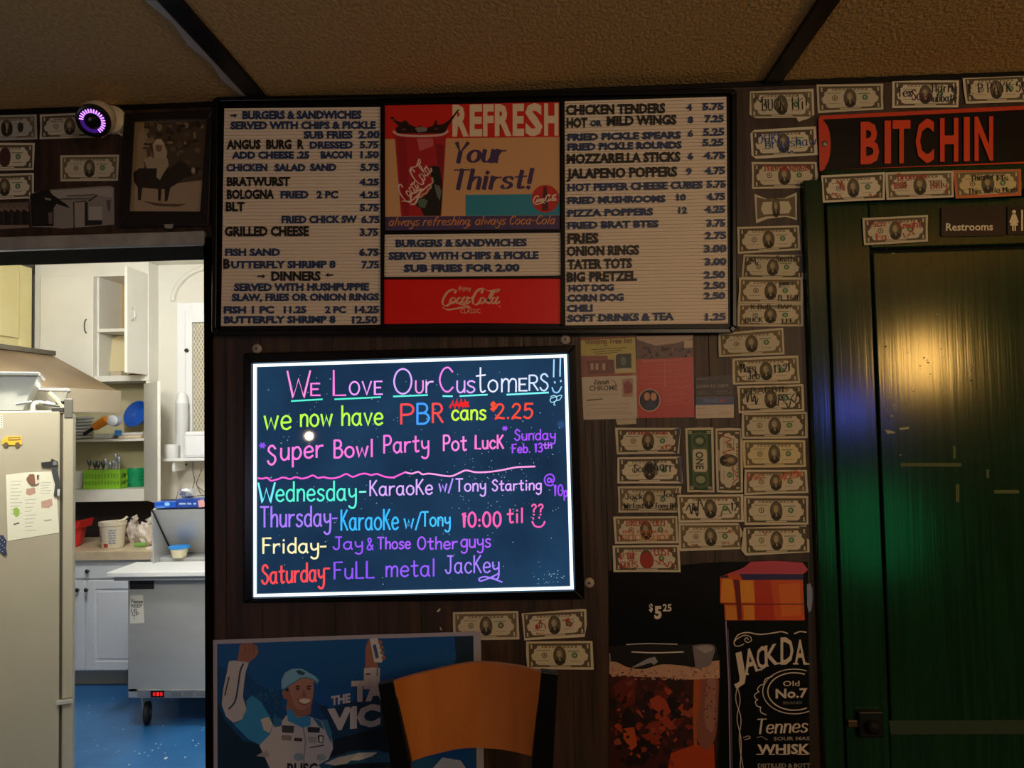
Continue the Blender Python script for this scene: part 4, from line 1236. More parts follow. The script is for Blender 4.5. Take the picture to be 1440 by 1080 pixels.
for (xa, xb, y) in ((1040, 1105, 658), (1200, 1310, 690), (1200, 1300, 705), (1040, 1165, 712)):
    b.stroke([(xa, y), (xb, y - 4)], 4, M('948a7e', 0.5), 0.0008)
tag(b.build('business_card'), 'blue and white business card right of the red flyer, below the dark card', 'business card')

b = MB(lambda x, y, l: P(x, y, -0.0007 - l))
b.slab([(864, 583), (894, 581), (895, 596), (868, 597.5)], M('bdb39a', 0.5), 0, 0.0005)
tag(b.build('paper_slip'), 'pale paper slip peeking out below the white postcard', 'paper')
for px, py, lab in ((617, 858, 'tiny white paper scrap on the paneling under the lit board'), (620, 884, 'tiny white scrap just above the racing poster top edge')):
    b = MB(W(0.0008))
    b.slab([(px - 3, py + 2), (px + 1, py - 2.5), (px + 3, py - 1.5), (px - 0.5, py + 2.6)] if py < 870 else [(px - 1.6, py - 3), (px + .2, py - 1), (px + 1.6, py + 3), (px - .4, py + 1.6)], M('d9d4c8', 0.6), 0, 0.0008)
    tag(b.build('paper_scrap'), lab, 'scrap')
# clear sleeve over the yellow flyer and the postcard, its right edge curling forward
SLV = M('f4f2ee', 0.14, alpha=0.05, spec=1.0)
b = MB()
vs, fs = [], []
cols = [(816, 0.006), (830, 0.0055), (850, 0.0055), (868, 0.006), (876, 0.008), (881, 0.012), (885, 0.0155), (889, 0.0165), (893, 0.0145), (896, 0.009)]
for i, (x, h) in enumerate(cols):
    for y in (470, 530, 592):
        vs.append(P(x + (y - 470) * 0.012, y - (x - 816) * 0.02, -h - (0.002 if y == 530 else 0)))
for i in range(len(cols) - 1):
    for k in range(2):
        fs.append((i * 3 + k, i * 3 + k + 1, i * 3 + k + 4, i * 3 + k + 3))
b.raw(vs, fs, SLV)
o = b.build('plastic_sleeve', smooth=True)
md = o.modifiers.new('film', 'SOLIDIFY')
md.thickness = 0.0004
tag(o, 'clear plastic sleeve curling over the yellow flyer and white postcard', 'plastic sleeve')

# ------------------------------------------------------------------ posters low on the wall
g = thing('whiskey_poster', 'tall dark whiskey poster with an iced glass and a black labelled bottle beside the door', 'poster', P(995, 1090, -0.002))
BZ = (840, 770, 4.635)
b = MB(W(0.0005), BZ)
b.slab([(72, 152), (810, 92), (1372, 92), (1385, 1560), (78, 1560)], M('050508', 0.4, spec=0.2), 0, 0.0006)
b.build('backing_sheet', g)
b = MB(W(0.0012), BZ)
WT = M('d5ccc6', 0.45)
b.type('$', 337, 362, 366, 416, WT, 0, 0, 0.03)
b.type('5', 372, 420, 380, 466, WT, 0, 0, 0.05)
b.type('25', 426, 484, 368, 416, WT, 0, 0, 0.03)
b.build('price_lettering', g)
b = MB(W(0.0012), BZ)
AMB, FOAM = M('3a1109', 0.4), M('b58f78', 0.45)
b.poly([(78, 640), (770, 628), (800, 740), (790, 1560), (78, 1560)], M('0d0808', 0.4), 0)
b.poly([(78, 810), (400, 790), (790, 835), (770, 1560), (78, 1560)], AMB, 0.0001)
random.seed(12)
for k in range(34):
    x, y = random.uniform(90, 620), random.uniform(850, 1500)
    r = random.uniform(28, 95)
    n = 7
    b.poly([(min(780, max(80, x + r * random.uniform(.5, 1.2) * math.cos(i * 6.283 / n))), max(845, y + r * 1.1 * random.uniform(.5, 1.2) * math.sin(i * 6.283 / n))) for i in range(n)],
           M(['1a0807', '260b08', '5c1a0c', '120607', '7c2a12', '32100a'][k % 6], 0.4), 0.0002 + k * 0.00001)
for pts, c in (([(340, 990), (400, 960), (450, 1000), (480, 1070), (440, 1100), (350, 1040)], '9a3a22'), ([(380, 1100), (450, 1090), (520, 1180), (470, 1190)], '8f3624'), ([(170, 1180), (240, 1170), (260, 1290), (215, 1330), (170, 1260)], 'a8461c'),
               ([(480, 1340), (620, 1290), (760, 1280), (770, 1560), (440, 1560)], 'a23c12'), ([(630, 860), (700, 850), (680, 1100), (630, 1160)], 'a04a1e'), ([(180, 880), (240, 860), (230, 890), (200, 905)], '6a3a36')):
    b.poly(pts, M(c, 0.4), 0.0006)
for k in range(150):
    x, y = random.uniform(92, 625), random.gauss(1180, 190)
    if not 862 < y < 1520:
        continue
    r = random.uniform(7, 30)
    sl = random.uniform(-0.6, 0.9)
    b.poly(crom([(min(640, max(82, x + r * random.uniform(.4, 1.5) * math.cos(i * 1.047))), max(852, y + r * sl * math.cos(i * 1.047) + r * random.uniform(.5, 1.3) * math.sin(i * 1.047))) for i in range(6)], 3),
           M(['12070a', '200a08', '3a120b', '561c10', '7a2a16', '96381c', '1a0a0a', '2c0e0a', '8a4030', '0e0607'][k % 10], 0.4), 0.00055 + k * 0.0000006)
b.poly(crom([(690, 850), (785, 838), (788, 1000), (776, 1200), (738, 1300), (690, 1310), (650, 1240), (652, 1100), (672, 980), (690, 850)], 4), M('7e4c40', 0.4), 0.0007)
b.poly(crom([(720, 860), (770, 850), (772, 1000), (762, 1180), (730, 1200), (700, 1120), (706, 960), (720, 860)], 4), M('94665a', 0.4), 0.00075)
b.stroke([(640, 870), (634, 1100), (640, 1290)], 22, M('a0501e', 0.4), 0.00076)
for k in range(22):
    b.oval(random.uniform(700, 772), random.uniform(880, 1180), 4, 7, M('4a1a14', 0.4), 0.0008, 6)
b.poly(crom([(78, 742), (130, 748), (200, 780), (300, 792), (420, 762), (560, 770), (640, 780), (735, 745), (795, 735)]) + crom([(798, 850), (700, 855), (600, 860), (420, 845), (250, 842), (78, 825)]), FOAM, 0.0009)
rf = random.Random(4)
for k in range(160):
    x = rf.uniform(86, 785)
    y = 838 - 60 * rf.random() ** 2 + (20 if 600 > x > 250 else 0)
    b.oval(min(785, x), y, rf.uniform(3, 9), rf.uniform(3, 7), M(['c7a48c', '8f6450', '6e3a2a', 'a87e68'][k % 4], 0.45), 0.00095, 6)
b.poly(crom([(620, 640), (690, 630), (750, 634), (768, 662), (752, 720), (730, 770), (640, 790)]), M('746c74', 0.4), 0.001)
b.poly(crom([(640, 652), (700, 640), (745, 646), (752, 668), (700, 690)]), M('979097', 0.4), 0.0011)
b.curve([(190, 632), (330, 626), (520, 630)], 8, M('a9a2a6', 0.4), 0.001)
b.curve([(225, 680), (380, 686), (560, 680)], 8, M('cfc8c8', 0.4), 0.001)
b.poly([(225, 780), (330, 722), (375, 712), (395, 745), (370, 765), (350, 750), (260, 778)], M('8f8c92', 0.4), 0.001)
b.curve([(80, 690), (84, 750)], 8, M('8a8286', 0.4), 0.001)
b.build('glass_print', g)
b = MB(W(0.0014), BZ)
b.slab([(800, 182), (880, 160), (940, 122), (1000, 88), (1160, 82), (1340, 95), (1376, 145), (1345, 205), (1356, 475), (1372, 900), (1386, 1560), (872, 1560), (862, 1000), (840, 520), (826, 372), (797, 360)], M('060509', 0.4, spec=0.2), 0, 0.0022)
l = 0.0024
b.poly([(800, 190), (960, 130), (1000, 92), (1160, 86), (1338, 98), (1374, 145), (1342, 172), (1340, 210), (1352, 474), (832, 474), (826, 370), (800, 358)], M('c8501e', 0.35), l)
b.poly([(960, 126), (1000, 92), (1160, 86), (1338, 98), (1372, 145), (1340, 170), (925, 172), (850, 180)], M('b8445c', 0.35), l + .0001)
b.poly([(800, 184), (850, 180), (858, 196), (808, 200)], M('2a1a3c', 0.35), l + .0002)
b.poly([(925, 172), (1342, 172), (1342, 210), (950, 212)], M('33255c', 0.35), l + .0002)
b.poly([(812, 202), (880, 206), (895, 300), (900, 358), (804, 356)], M('d98a2a', 0.35), l + .0002)
b.poly([(930, 214), (1015, 214), (1028, 358), (935, 358)], M('dc8e2c', 0.35), l + .0002)
b.poly([(836, 380), (905, 380), (912, 472), (838, 472)], M('cf7f2a', 0.35), l + .0002)
b.poly([(950, 378), (1020, 378), (1026, 472), (958, 472)], M('d6862a', 0.35), l + .0002)
b.poly([(886, 206), (926, 212), (934, 300), (944, 472), (916, 472), (900, 300)], M('6e1a10', 0.35), l + .0003)
b.poly([(1030, 212), (1130, 212), (1160, 474), (1030, 474)], M('b5341a', 0.35), l + .0002)
b.poly([(1180, 240), (1320, 230), (1330, 440), (1200, 450)], M('d2682a', 0.35), l + .0002)
b.stroke([(800, 365), (1040, 370), (1350, 368)], 7, M('5c1c14', 0.35), l + .0004)
b.stroke([(838, 480), (858, 900), (868, 1555)], 9, M('8d7f9c', 0.4), l)
b.stroke([(852, 530), (872, 1000), (880, 1555)], 6, M('544b66', 0.4), l)
b.build('bottle_cutout', g)
b = MB(W(0.0038), BZ)
SV = M('c9bdb0', 0.45)
for ch, x0, x1, ya, yb, sl, sh in (('J', 888, 968, 692, 868, -.30, -0.16), ('A', 962, 1050, 668, 834, -.34, -0.1), ('C', 1042, 1104, 652, 800, -.26, -0.06), ('K', 1092, 1180, 640, 778, -.2, -0.02), ('D', 1194, 1278, 586, 764, -.04, 0), ('A', 1286, 1358, 600, 762, .02, 0)):
    b.type(ch, x0, x1, ya, yb, SV, 0, sl, 0.02, 0, sh)
    if ch in 'AK':
        for xx in ((x0, x1) if ch in 'AK' else (x0,)):
            b.stroke([(xx - 8, yb - 5 + (xx - x0) * sl), (xx + 22, yb - 5 + (xx + 14 - x0) * sl)], 10, SV, 0)
b.poly([(1352, 748), (1364, 748), (1364, 762), (1352, 762)], SV, 0)
b.curve([(985, 600), (972, 588), (960, 600), (975, 618), (1004, 606), (996, 582), (960, 572), (920, 590), (892, 616), (900, 640), (930, 640), (955, 628)], 6, SV, 0)
b.curve([(892, 612), (920, 568), (980, 554), (1060, 566), (1150, 556), (1200, 548), (1240, 560)], 8, SV, 0)
b.curve([(1284, 562), (1320, 548), (1362, 552)], 8, SV, 0)
# oval medallion
for rx, ry, wd in ((172, 122, 8), (205, 146, 6)):
    b.stroke([(1283 + rx * math.cos(R(t)), 938 + ry * math.sin(R(t))) for t in range(62, 300, 7)], wd, SV, 0)
b.curve([(1140 + 12 * math.sin(i * 1.9) - 106 * math.sin(i * .157), 830 + i * 15 + 8 * math.cos(i * 1.9)) for i in range(18)], 6, SV, 0)
b.type('Old', 1210, 1318, 870, 904, SV, 0, -.02, .01)
b.type('No.7', 1162, 1370, 922, 984, SV, 0, -.03, .03)
b.type('BRAND', 1212, 1335, 1004, 1022, M('7d746c', 0.45), 0, -.02, .0)
b.script('Tennes', 1034, 1378, 1212, 92, 13, SV, 0, -.03, .14, (0.4, 0.1), 5)
b.curve([(1040, 1240), (1070, 1232), (1095, 1246), (1110, 1252)], 4, M('9c9288', .45), 0)
b.type('SOUR MAS', 1150, 1384, 1234, 1258, M('9c9288', 0.45), 0, -.01, .02)
b.type('WHISK', 1044, 1386, 1284, 1350, SV, 0, -.015, .03)
for x in (1044, 1126, 1190, 1216, 1310, 1345):
    b.stroke([(x - 6, 1348), (x + 30, 1347)], 6, SV, 0)
b.type('DISTILLED & BOTT', 1046, 1388, 1408, 1436, M('8d847b', 0.45), 0, -.005, .03)
for ph in (0, math.pi):
    b.curve([(912 + 10 * math.sin(i * .55 + ph) * (1 + .5 * math.sin(i * .3)) + i * 1.4, 905 + i * 26) for i in range(24)], 5, SV, 0)
b.curve([(952, 1240), (985, 1228), (995, 1242), (960, 1252)], 4, SV, 0)
b.build('label_lettering', g)
b = MB(W(0.0012), BZ)
b.slab([(1366, 240), (1388, 232), (1404, 270), (1404, 340), (1394, 410), (1378, 424), (1368, 380)], M('8f92b0', 0.2), 0, 0.0012)
b.build('tape_strip', g)

g = thing('racing_poster', 'blue racing poster with a cheering driver in a white suit and white border', 'poster', P(490, 1090, -0.002))
RZ = (290, 850, 4.696)
b = MB(W(0.0044), RZ)
b.slab([(18, 236), (900, 205), (1812, 178), (1850, 1700), (34, 1700)], M('a2a4bc', 0.4), 0, 0.0006)
b.build('sheet', g)
b = MB(W(0.0052), RZ)
b.poly([(72, 262), (900, 232), (1764, 206), (1790, 1620), (78, 1620)], M('0f56a0', 0.4), 0)
l = 0.0001
b.poly([(72, 400), (160, 440), (260, 440), (330, 520), (420, 575), (505, 560), (505, 700), (700, 620), (800, 700), (1000, 700), (1220, 620), (1500, 700), (1782, 640), (1790, 1620), (78, 1620)], M('114a86', 0.4), l)
b.poly([(74, 640), (120, 760), (240, 900), (400, 930), (400, 1400), (78, 1400)], M('10304a', 0.4), l + .0001)
b.poly([(740, 660), (830, 680), (1210, 560), (1240, 1100), (800, 1100), (830, 860)], M('123a62', 0.4), l + .0001)
b.poly([(1640, 215), (1764, 208), (1766, 540), (1700, 520), (1625, 440), (1650, 360)], M('16304a', 0.4), l + .0001)
b.poly([(850, 890), (1200, 800), (1260, 1080), (800, 1100)], M('0e2036', 0.4), l + .0002)
random.seed(3)
for k in range(60):
    x, y = random.uniform(300, 480), random.uniform(560, 740)
    b.oval(x, y, random.uniform(3, 9), random.uniform(4, 14), M(['1c5a8c', '134468', '2270a8'][k % 3], 0.4), l + .0002, 6)
SK, SK2, CAP, SUIT, LBL = M('96685c', .45), M('ab7e72', .45), M('74b0dc', .4), M('b9bccc', .45), M('3490d4', .4)
# raised arm
b.poly([(205, 372), (222, 268), (250, 254), (300, 256), (335, 272), (345, 320), (322, 352), (278, 384)], SK, l + .0004)
for x in (255, 282, 308):
    b.curve([(x, 258), (x + 4, 290), (x + 2, 318)], 6, M('7a4a3c', .45), l + .0005)
b.poly([(150, 376), (182, 370), (282, 384), (262, 440), (250, 520), (242, 610), (266, 690), (236, 760), (180, 782), (130, 740), (102, 660), (112, 560), (136, 450)], SUIT, l + .0005)
b.poly([(262, 640), (300, 600), (360, 640), (430, 760), (420, 880), (350, 925), (280, 890), (180, 790), (236, 762), (268, 690)], LBL, l + .0004)
b.curve([(245, 392), (225, 440), (210, 540), (190, 640), (150, 690)], 11, M('203a60', .45), l + .0006)
b.curve([(150, 480), (132, 560), (124, 600)], 9, M('3a3c48', .45), l + .0006)
# torso
b.poly([(350, 930), (420, 860), (440, 800), (500, 770), (530, 730), (700, 745), (770, 770), (826, 850), (838, 950), (800, 1040), (810, 1120), (840, 1620), (330, 1620), (420, 1080)], SUIT, l + .0005)
b.poly([(360, 760), (410, 742), (440, 790), (420, 850), (380, 830)], M('bfc0c6', .45), l + .0006)
b.poly([(440, 745), (500, 752), (500, 800), (450, 812)], M('2d6ea0', .4), l + .0006)
b.poly([(530, 700), (560, 690), (600, 745), (690, 735), (690, 800), (640, 815), (540, 770)], LBL, l + .0007)
b.poly([(700, 745), (760, 770), (780, 830), (740, 800)], M('2d6ea0', .4), l + .0006)
b.poly([(760, 760), (800, 760), (830, 850), (826, 920), (790, 840)], M('3a7aa8', .4), l + .0006)
b.stroke([(640, 815), (655, 900), (640, 1080)], 8, M('8f9098', .45), l + .0008)
for (x0, y0, x1, y1, c) in ((498, 798, 580, 850, '3d4250'), (668, 808, 752, 848, '2c303c'), (495, 862, 565, 900, '858088'), (578, 880, 636, 906, '4c3e20'), (672, 872, 730, 915, '9aa0ac'), (736, 862, 776, 916, '1c2334')):
    b.poly([(x0, y0 + 6), (x0 + 10, y0), (x1, y0 + 4), (x1 - 4, y1), (x0 + 4, y1 - 4)], M(c, .45), l + .0008)
b.type('1', 748, 768, 872, 908, M('d8d8dc', .45), l + .0009, 0, .03)
b.stroke([(686, 945), (775, 930)], 7, M('2c303c', .45), l + .0008)
b.oval(612, 1008, 36, 26, M('7d9cb8', .45), l + .0008, 12)
b.oval(760, 1010, 32, 24, M('8fa4b8', .45), l + .0008, 12)
b.type('BUSC', 535, 735, 1048, 1130, M('1c2030', .45), l + .0008, 0, .03)
b.poly([(330, 1000), (400, 960), (420, 1000), (400, 1010)], M('9fa0a8', .45), l + .0008)
# head
b.poly([(540, 620), (700, 620), (690, 720), (640, 745), (560, 735), (525, 690)], SK, l + .0006)
b.poly([(515, 560), (540, 520), (640, 480), (706, 490), (712, 560), (700, 640), (676, 680), (640, 700), (590, 690), (548, 640), (512, 610), (500, 585)], SK2, l + .0008)
b.poly([(515, 560), (545, 545), (560, 600), (580, 660), (600, 692), (560, 660), (545, 640), (510, 608)], SK, l + .0009)
b.oval(520, 600, 14, 24, SK, l + .0010, 10)
b.poly([(512, 545), (540, 540), (545, 575), (520, 570)], M('2a2224', .5), l + .0010)
b.poly([(497, 560), (496, 500), (520, 450), (570, 424), (630, 424), (672, 446), (720, 474), (744, 500), (736, 526), (712, 510), (660, 478), (600, 500), (545, 545)], CAP, l + .0011)
b.curve([(505, 568), (570, 522), (640, 484), (700, 496), (738, 520)], 8, M('4a7c9c', .4), l + .0012)
b.poly([(592, 440), (615, 432), (655, 452), (640, 468), (610, 462)], M('2c4a68', .4), l + .0012)
for x0 in (590, 664):
    b.poly([(x0 - 8, 546), (x0 + 16, 534), (x0 + 34, 540), (x0 + 16, 548)], M('3a2a24', .5), l + .0010)
    b.oval(x0 + 14, 558, 13, 6, M('2b211e', .5), l + .0010, 8)
b.poly([(640, 560), (652, 570), (664, 606), (640, 616), (628, 606)], SK, l + .0010)
b.poly([(610, 630), (640, 622), (686, 626), (680, 648), (650, 656), (622, 648)], M('e0d8d0', .4), l + .0010)
b.curve([(606, 626), (622, 652), (652, 662), (686, 646)], 6, M('7a4038', .45), l + .0011)
# other arm with a can
b.poly([(1050, 424), (1052, 280), (1072, 230), (1110, 250), (1110, 330), (1140, 420)], SK, l + .0004)
b.poly([(1080, 228), (1130, 222), (1170, 340), (1160, 384), (1110, 382)], M('c9cdd4', .35), l + .0006)
b.poly([(1098, 270), (1120, 262), (1140, 350), (1120, 360)], M('3c5a8c', .35), l + .0007)
for k in range(4):
    b.oval(1150 + k * 7, 250 + k * 34, 15, 14, SK, l + .0008, 8)
b.poly([(1042, 422), (1100, 416), (1148, 420), (1146, 480), (1150, 560), (1040, 560)], SUIT, l + .0005)
b.stroke([(1130, 424), (1128, 470)], 7, M('3a4560', .45), l + .0006)
b.stroke([(1056, 460), (1082, 460)], 9, M('23262e', .45), l + .0006)
TX = M('c2c4d4', .45)
b.type('THE', 824, 952, 606, 668, TX, l + .0008, -.16, .05)
b.type('TA', 958, 1190, 506, 646, TX, l + .0009, -.05, .06)
b.type('VIC', 800, 1150, 690, 838, TX, l + .0009, -.10, .06)
# car roof
b.poly([(740, 1060), (830, 1010), (960, 968), (1120, 958), (1240, 990), (1400, 1000), (1700, 1050), (1780, 1200), (1790, 1620), (860, 1620), (800, 1130)], M('23557e', .35), l + .0010)
b.poly([(780, 1050), (870, 1010), (1010, 980), (980, 1010), (930, 1050), (850, 1064)], M('b8bcc4', .35), l + .0011)
b.poly([(1000, 980), (1130, 975), (1100, 1000), (1010, 1030), (950, 1030)], M('cfd0d4', .35), l + .0012)
b.poly([(830, 1070), (1000, 1050), (1240, 1040), (1250, 1075), (1000, 1090), (830, 1110)], M('10202f', .35), l + .0011)
b.poly([(1560, 1010), (1680, 1030), (1780, 1180), (1600, 1160), (1480, 1100)], M('a9b4c0', .35), l + .0011)
b.build('print', g)

# ------------------------------------------------------------------ old photographs on the left
g = thing('framed_photograph', 'dark framed sepia photograph of a rider on a horse, left of the menu board', 'picture', P(232, 318, -0.004))
HZ4 = (0, 120, 4.8)
b = MB(W(0.0005), HZ4)
for poly_ in ([(838, 190), (1436, 165), (1405, 232), (912, 240)], [(838, 190), (912, 240), (878, 850), (800, 960)], [(800, 960), (878, 850), (1352, 852), (1406, 945)], [(1436, 165), (1406, 945), (1352, 852), (1398, 232)]):
    b.slab(poly_, M('17110f', 0.4), 0, 0.016)
b.build('frame', g, bevel=0.002)
b = MB(W(0.0005), HZ4)
b.slab([(905, 235), (1400, 228), (1356, 856), (872, 855)], M('9a8468', 0.45), 0, 0.004)
l = 0.0042
b.poly([(905, 640), (1366, 640), (1355, 855), (872, 855)], M('a3907a', .45), l)
b.poly([(975, 250), (1395, 238), (1372, 640), (1200, 660), (960, 600), (1010, 420)], M('4c3e2e', .45), l + .0001)
random.seed(9)
for k in range(70):
    x, y = random.uniform(985, 1375), random.uniform(245, 600)
    b.oval(x, y, random.uniform(8, 30), random.uniform(8, 26), M(['3a2e22', '5c4c3a', '6e5c46', '2c221a', '8a765c'][k % 5], .45), l + .0002, 8)
HRS, PAL = M('2a211b', .45), M('a89880', .45)
b.poly([(900, 590), (940, 560), (1060, 560), (1150, 560), (1200, 520), (1250, 520), (1290, 570), (1300, 610), (1250, 620), (1200, 660), (1150, 690), (1130, 780), (1112, 785), (1112, 700), (1090, 700), (1085, 780), (1068, 780), (1066, 700), (960, 690), (950, 775), (932, 775), (930, 690), (905, 650)], HRS, l + .0004)
b.poly([(970, 500), (1010, 480), (1040, 490), (1130, 490), (1140, 540), (1100, 600), (1080, 640), (1055, 620), (1060, 560), (990, 560)], PAL, l + .0005)
b.poly([(1030, 400), (1050, 365), (1085, 360), (1110, 400), (1130, 450), (1120, 500), (1040, 490)], M('b0a088', .45), l + .0006)
b.oval(1072, 420, 22, 30, M('7a6650', .45), l + .0007, 10)
b.poly([(1040, 392), (1060, 366), (1090, 366), (1112, 396), (1076, 404)], M('c0b098', .45), l + .0008)
b.poly([(960, 780), (1110, 800), (1260, 800), (1200, 820), (1060, 815)], M('5c4e3e', .45), l + .0003)
b.oval(1305, 575, 14, 22, PAL, l + .0006, 8)
b.build('photo_print', g)
b = MB(W(0.0005), HZ4)
b.slab([(1108, 938), (1170, 936), (1168, 962), (1140, 968), (1112, 962)], M('8f8d8a', .5), 0.0165, 0.018)
b.build('name_tag', g)
b = MB(W(0.001), HZ4)
b.slab([(330, 705), (740, 678), (770, 690), (772, 940), (420, 968), (365, 960), (215, 955), (195, 730)], M('8d8988', .5), 0, 0.0006)
l = 0.0008
b.poly([(325, 715), (760, 690), (762, 760), (660, 742), (500, 745), (390, 770)], M('a5a09c', .5), l)
b.poly([(500, 790), (575, 785), (572, 955), (505, 962)], M('9b9692', .5), l + .0001)
b.stroke([(500, 960), (498, 788), (580, 782)], 7, M('2f2b2a', .5), l + .0002)
b.stroke([(600, 780), (655, 742)], 10, M('2f2b2a', .5), l + .0002)
b.stroke([(450, 745), (640, 738)], 6, M('3f3a38', .5), l + .0002)
b.stroke([(400, 768), (600, 766)], 6, M('3f3a38', .5), l + .0002)
b.poly([(572, 790), (592, 785), (594, 910), (690, 912), (690, 940), (572, 948)], M('231c1c', .5), l + .0002)
b.poly([(600, 820), (690, 815), (692, 905), (602, 908)], M('a9a8a6', .5), l + .0002)
b.poly([(718, 775), (748, 772), (742, 850), (728, 850)], M('5a5550', .5), l + .0002)
b.poly([(200, 735), (330, 700), (352, 735), (450, 805), (474, 830), (380, 800), (362, 830), (362, 950), (215, 952)], M('121014', .5), l + .0003)
b.poly([(300, 756), (345, 765), (345, 778), (305, 772)], M('8a8682', .5), l + .0004)
b.poly([(325, 860), (355, 855), (352, 935), (330, 935)], M('6a5c54', .5), l + .0004)
tag(b.build('photo_print'), 'faded photograph of a white house with a dark figure pointing a rifle', 'photograph')
b = MB(W(0.0006), HZ4)
b.slab([(-260, 800), (192, 788), (196, 962), (-260, 985)], M('6b5f58', .5), 0, 0.0006)
b.poly([(-260, 930), (60, 905), (192, 895), (195, 960), (-260, 982)], M('8a7d70', .5), 0.0008)
random.seed(6)
for k in range(30):
    x = -240 + k * 14.5
    b.poly([(x, 940), (x - 6, 880), (x + 2, 835 + (k % 3) * 8), (x + 14, 835 + (k % 3) * 8), (x + 20, 880), (x + 16, 945)], M(['1c1718', '2a2022', '3a2c2c', '151316'][k % 4], .5), 0.001)
    b.oval(x + 8, 828 + (k % 3) * 8, 7, 10, M('8f7868', .5), 0.0011, 8)
tag(b.build('photo_print'), 'old group photograph of a dark row of people at the far left edge', 'photograph')

# ------------------------------------------------------------------ bulb camera with its ring of purple lamps
cp = P(160, 170, 0.0)
g = thing('bulb_camera', 'white bulb shaped camera with a glowing purple ring of lights under the ceiling', 'camera', (cp.x, -0.001, cp.z))
tip = P(127, 180, -0.15)
ax = (tip - Vector((cp.x, -0.03, cp.z))).normalized()
WHP = M('e6dccb', 0.35)
b = MB()
b.lathe((cp.x, 0, cp.z), [(0.034, 0), (0.034, 0.012), (0.024, 0.02), (0.016, 0.05), (0.016, 0.06)], WHP, 24, (0, -1, 0))
b.build('mount', g, smooth=True)
b = MB()
b.lathe(Vector((cp.x, -0.045, cp.z)), [(0.016, 0), (0.026, 0.012), (0.037, 0.035), (0.040, 0.06), (0.0365, 0.082)], WHP, 32, ax)
b.build('body', g, smooth=True)
b = MB()
fc = Vector((cp.x, -0.045, cp.z)) + ax * 0.0815
b.lathe(fc, [(0.0365, 0), (0.038, 0.006), (0.036, 0.014), (0.030, 0.016), (0.014, 0.010), (0.012, 0.0165), (0.008, 0.018), (0.001, 0.0185)], M('0b090d', 0.25), 32, ax)
b.build('lens_face', g, smooth=True)
e = Vector((0, 0, 1)).cross(ax).normalized()
h = ax.cross(e).normalized()
for k in range(18):
    t = R(-60 + k * 13.5)
    p = fc + ax * 0.0145 + (e * math.cos(t) + h * math.sin(t)) * 0.0235
    b = MB()
    d_ = (e * math.cos(t) + h * math.sin(t))
    b.tube([p - d_ * 0.0045, p + d_ * 0.0045], 0.0016, M('c07cff', .4, 0, 2.4), 6)
    b.build('light', g)
b = MB()
for k in range(1):
    b.lathe(fc + ax * 0.0135, [(0.029, 0), (0.029, 0.001), (0.018, 0.001), (0.018, 0)], M('5a1fb0', .4, 0, 0.35), 32, ax, close=False)
b.build('glow_ring', g)
# ------------------------------------------------------------------ bar stool in front of the wall
SY0 = -0.25


def sy(px):
    u = (px - 553) / 208.0
    return SY0 + 0.055 * (1 - (2 * u - 1) ** 2)


top = crom([(553.3, 958.2), (580, 950), (613, 942), (645, 935), (678, 931.8), (718, 935.6), (740, 939.6), (761, 945.6)], 4)
bot = crom([(575.6, 1072), (595, 1065), (617.8, 1059), (640, 1054), (662, 1051.8), (695.6, 1053), (722, 1057), (749, 1063.8)], 4)
sc0 = P(658, 1000, SY0)
g = thing('bar_stool', 'bar stool with an orange wooden backrest and black posts, below the racing poster', 'stool', (sc0.x, SY0 - 0.18, 0))
b = MB()
n = len(top)
fr, bk = [], []
for i in range(n):
    for k in range(5):
        t = k / 4
        x, y = top[i][0] * (1 - t) + bot[i][0] * t, top[i][1] * (1 - t) + bot[i][1] * t
        p = P(x, y, sy(x))
        fr.append(p)
        bk.append(p + Vector((0, 0.012, 0)))
N = len(fr)
fs = []
for i in range(n - 1):
    for k in range(4):
        a = i * 5 + k
        fs += [(a, a + 1, a + 6, a + 5), (N + a, N + a + 5, N + a + 6, N + a + 1)]
    a = i * 5
    fs += [(a, a + 5, N + a + 5, N + a), (a + 4, N + a + 4, N + a + 9, a + 9)]
for k in range(4):
    fs += [(k, N + k, N + k + 1, k + 1), ((n - 1) * 5 + k, (n - 1) * 5 + k + 1, N + (n - 1) * 5 + k + 1, N + (n - 1) * 5 + k)]
b.raw(fr + bk, fs, MAT_STOOLWOOD)
b.build('backrest', g, smooth=True)
BM = M('08080a', 0.35, 0.3)
SZ = 0.76
for px in ([(531, 962), (554, 957.5), (577, 1073), (578, 1090), (551, 1090)], [(760, 944), (785, 947), (777, 1090), (747, 1090), (748.5, 1064)]):
    b = MB()
    yb = SY0 + 0.004
    a = [P(x, y, yb) for x, y in px]
    b.hexa(a, [p + Vector((0, 0.022, 0)) for p in a], BM)
    lo = [p for p in a if p.z < min(q.z for q in a) + 0.02]
    x0, x1 = min(p.x for p in lo), max(p.x for p in lo)
    z = min(p.z for p in lo) + 0.005
    b.hexa([(x0, yb, z), (x1, yb, z), (x1, yb + .022, z), (x0, yb + .022, z)], [(x0 + 0.006, yb - .03, SZ), (x1 - 0.006, yb - .03, SZ), (x1 - 0.006, yb - .008, SZ), (x0 + 0.006, yb - .008, SZ)], BM)
    b.build('back_post', g, bevel=0.003)
b = MB()
sx_, syc = sc0.x, SY0 - 0.19
b.lathe((sx_, syc, SZ - 0.012), [(0.15, 0), (0.185, 0.006), (0.19, 0.022), (0.18, 0.040), (0.12, 0.048), (0.001, 0.05)], M('1a1413', 0.4), 32)
b.build('seat', g, smooth=True)
for i in (-1, 1):
    for j in (-1, 1):
        b = MB()
        b.tube([(sx_ + i * 0.135, syc + j * 0.135, SZ - 0.01), (sx_ + i * 0.20, syc + j * 0.18, 0.0)], 0.013, BM, 10)
        b.build('leg', g)
b = MB()
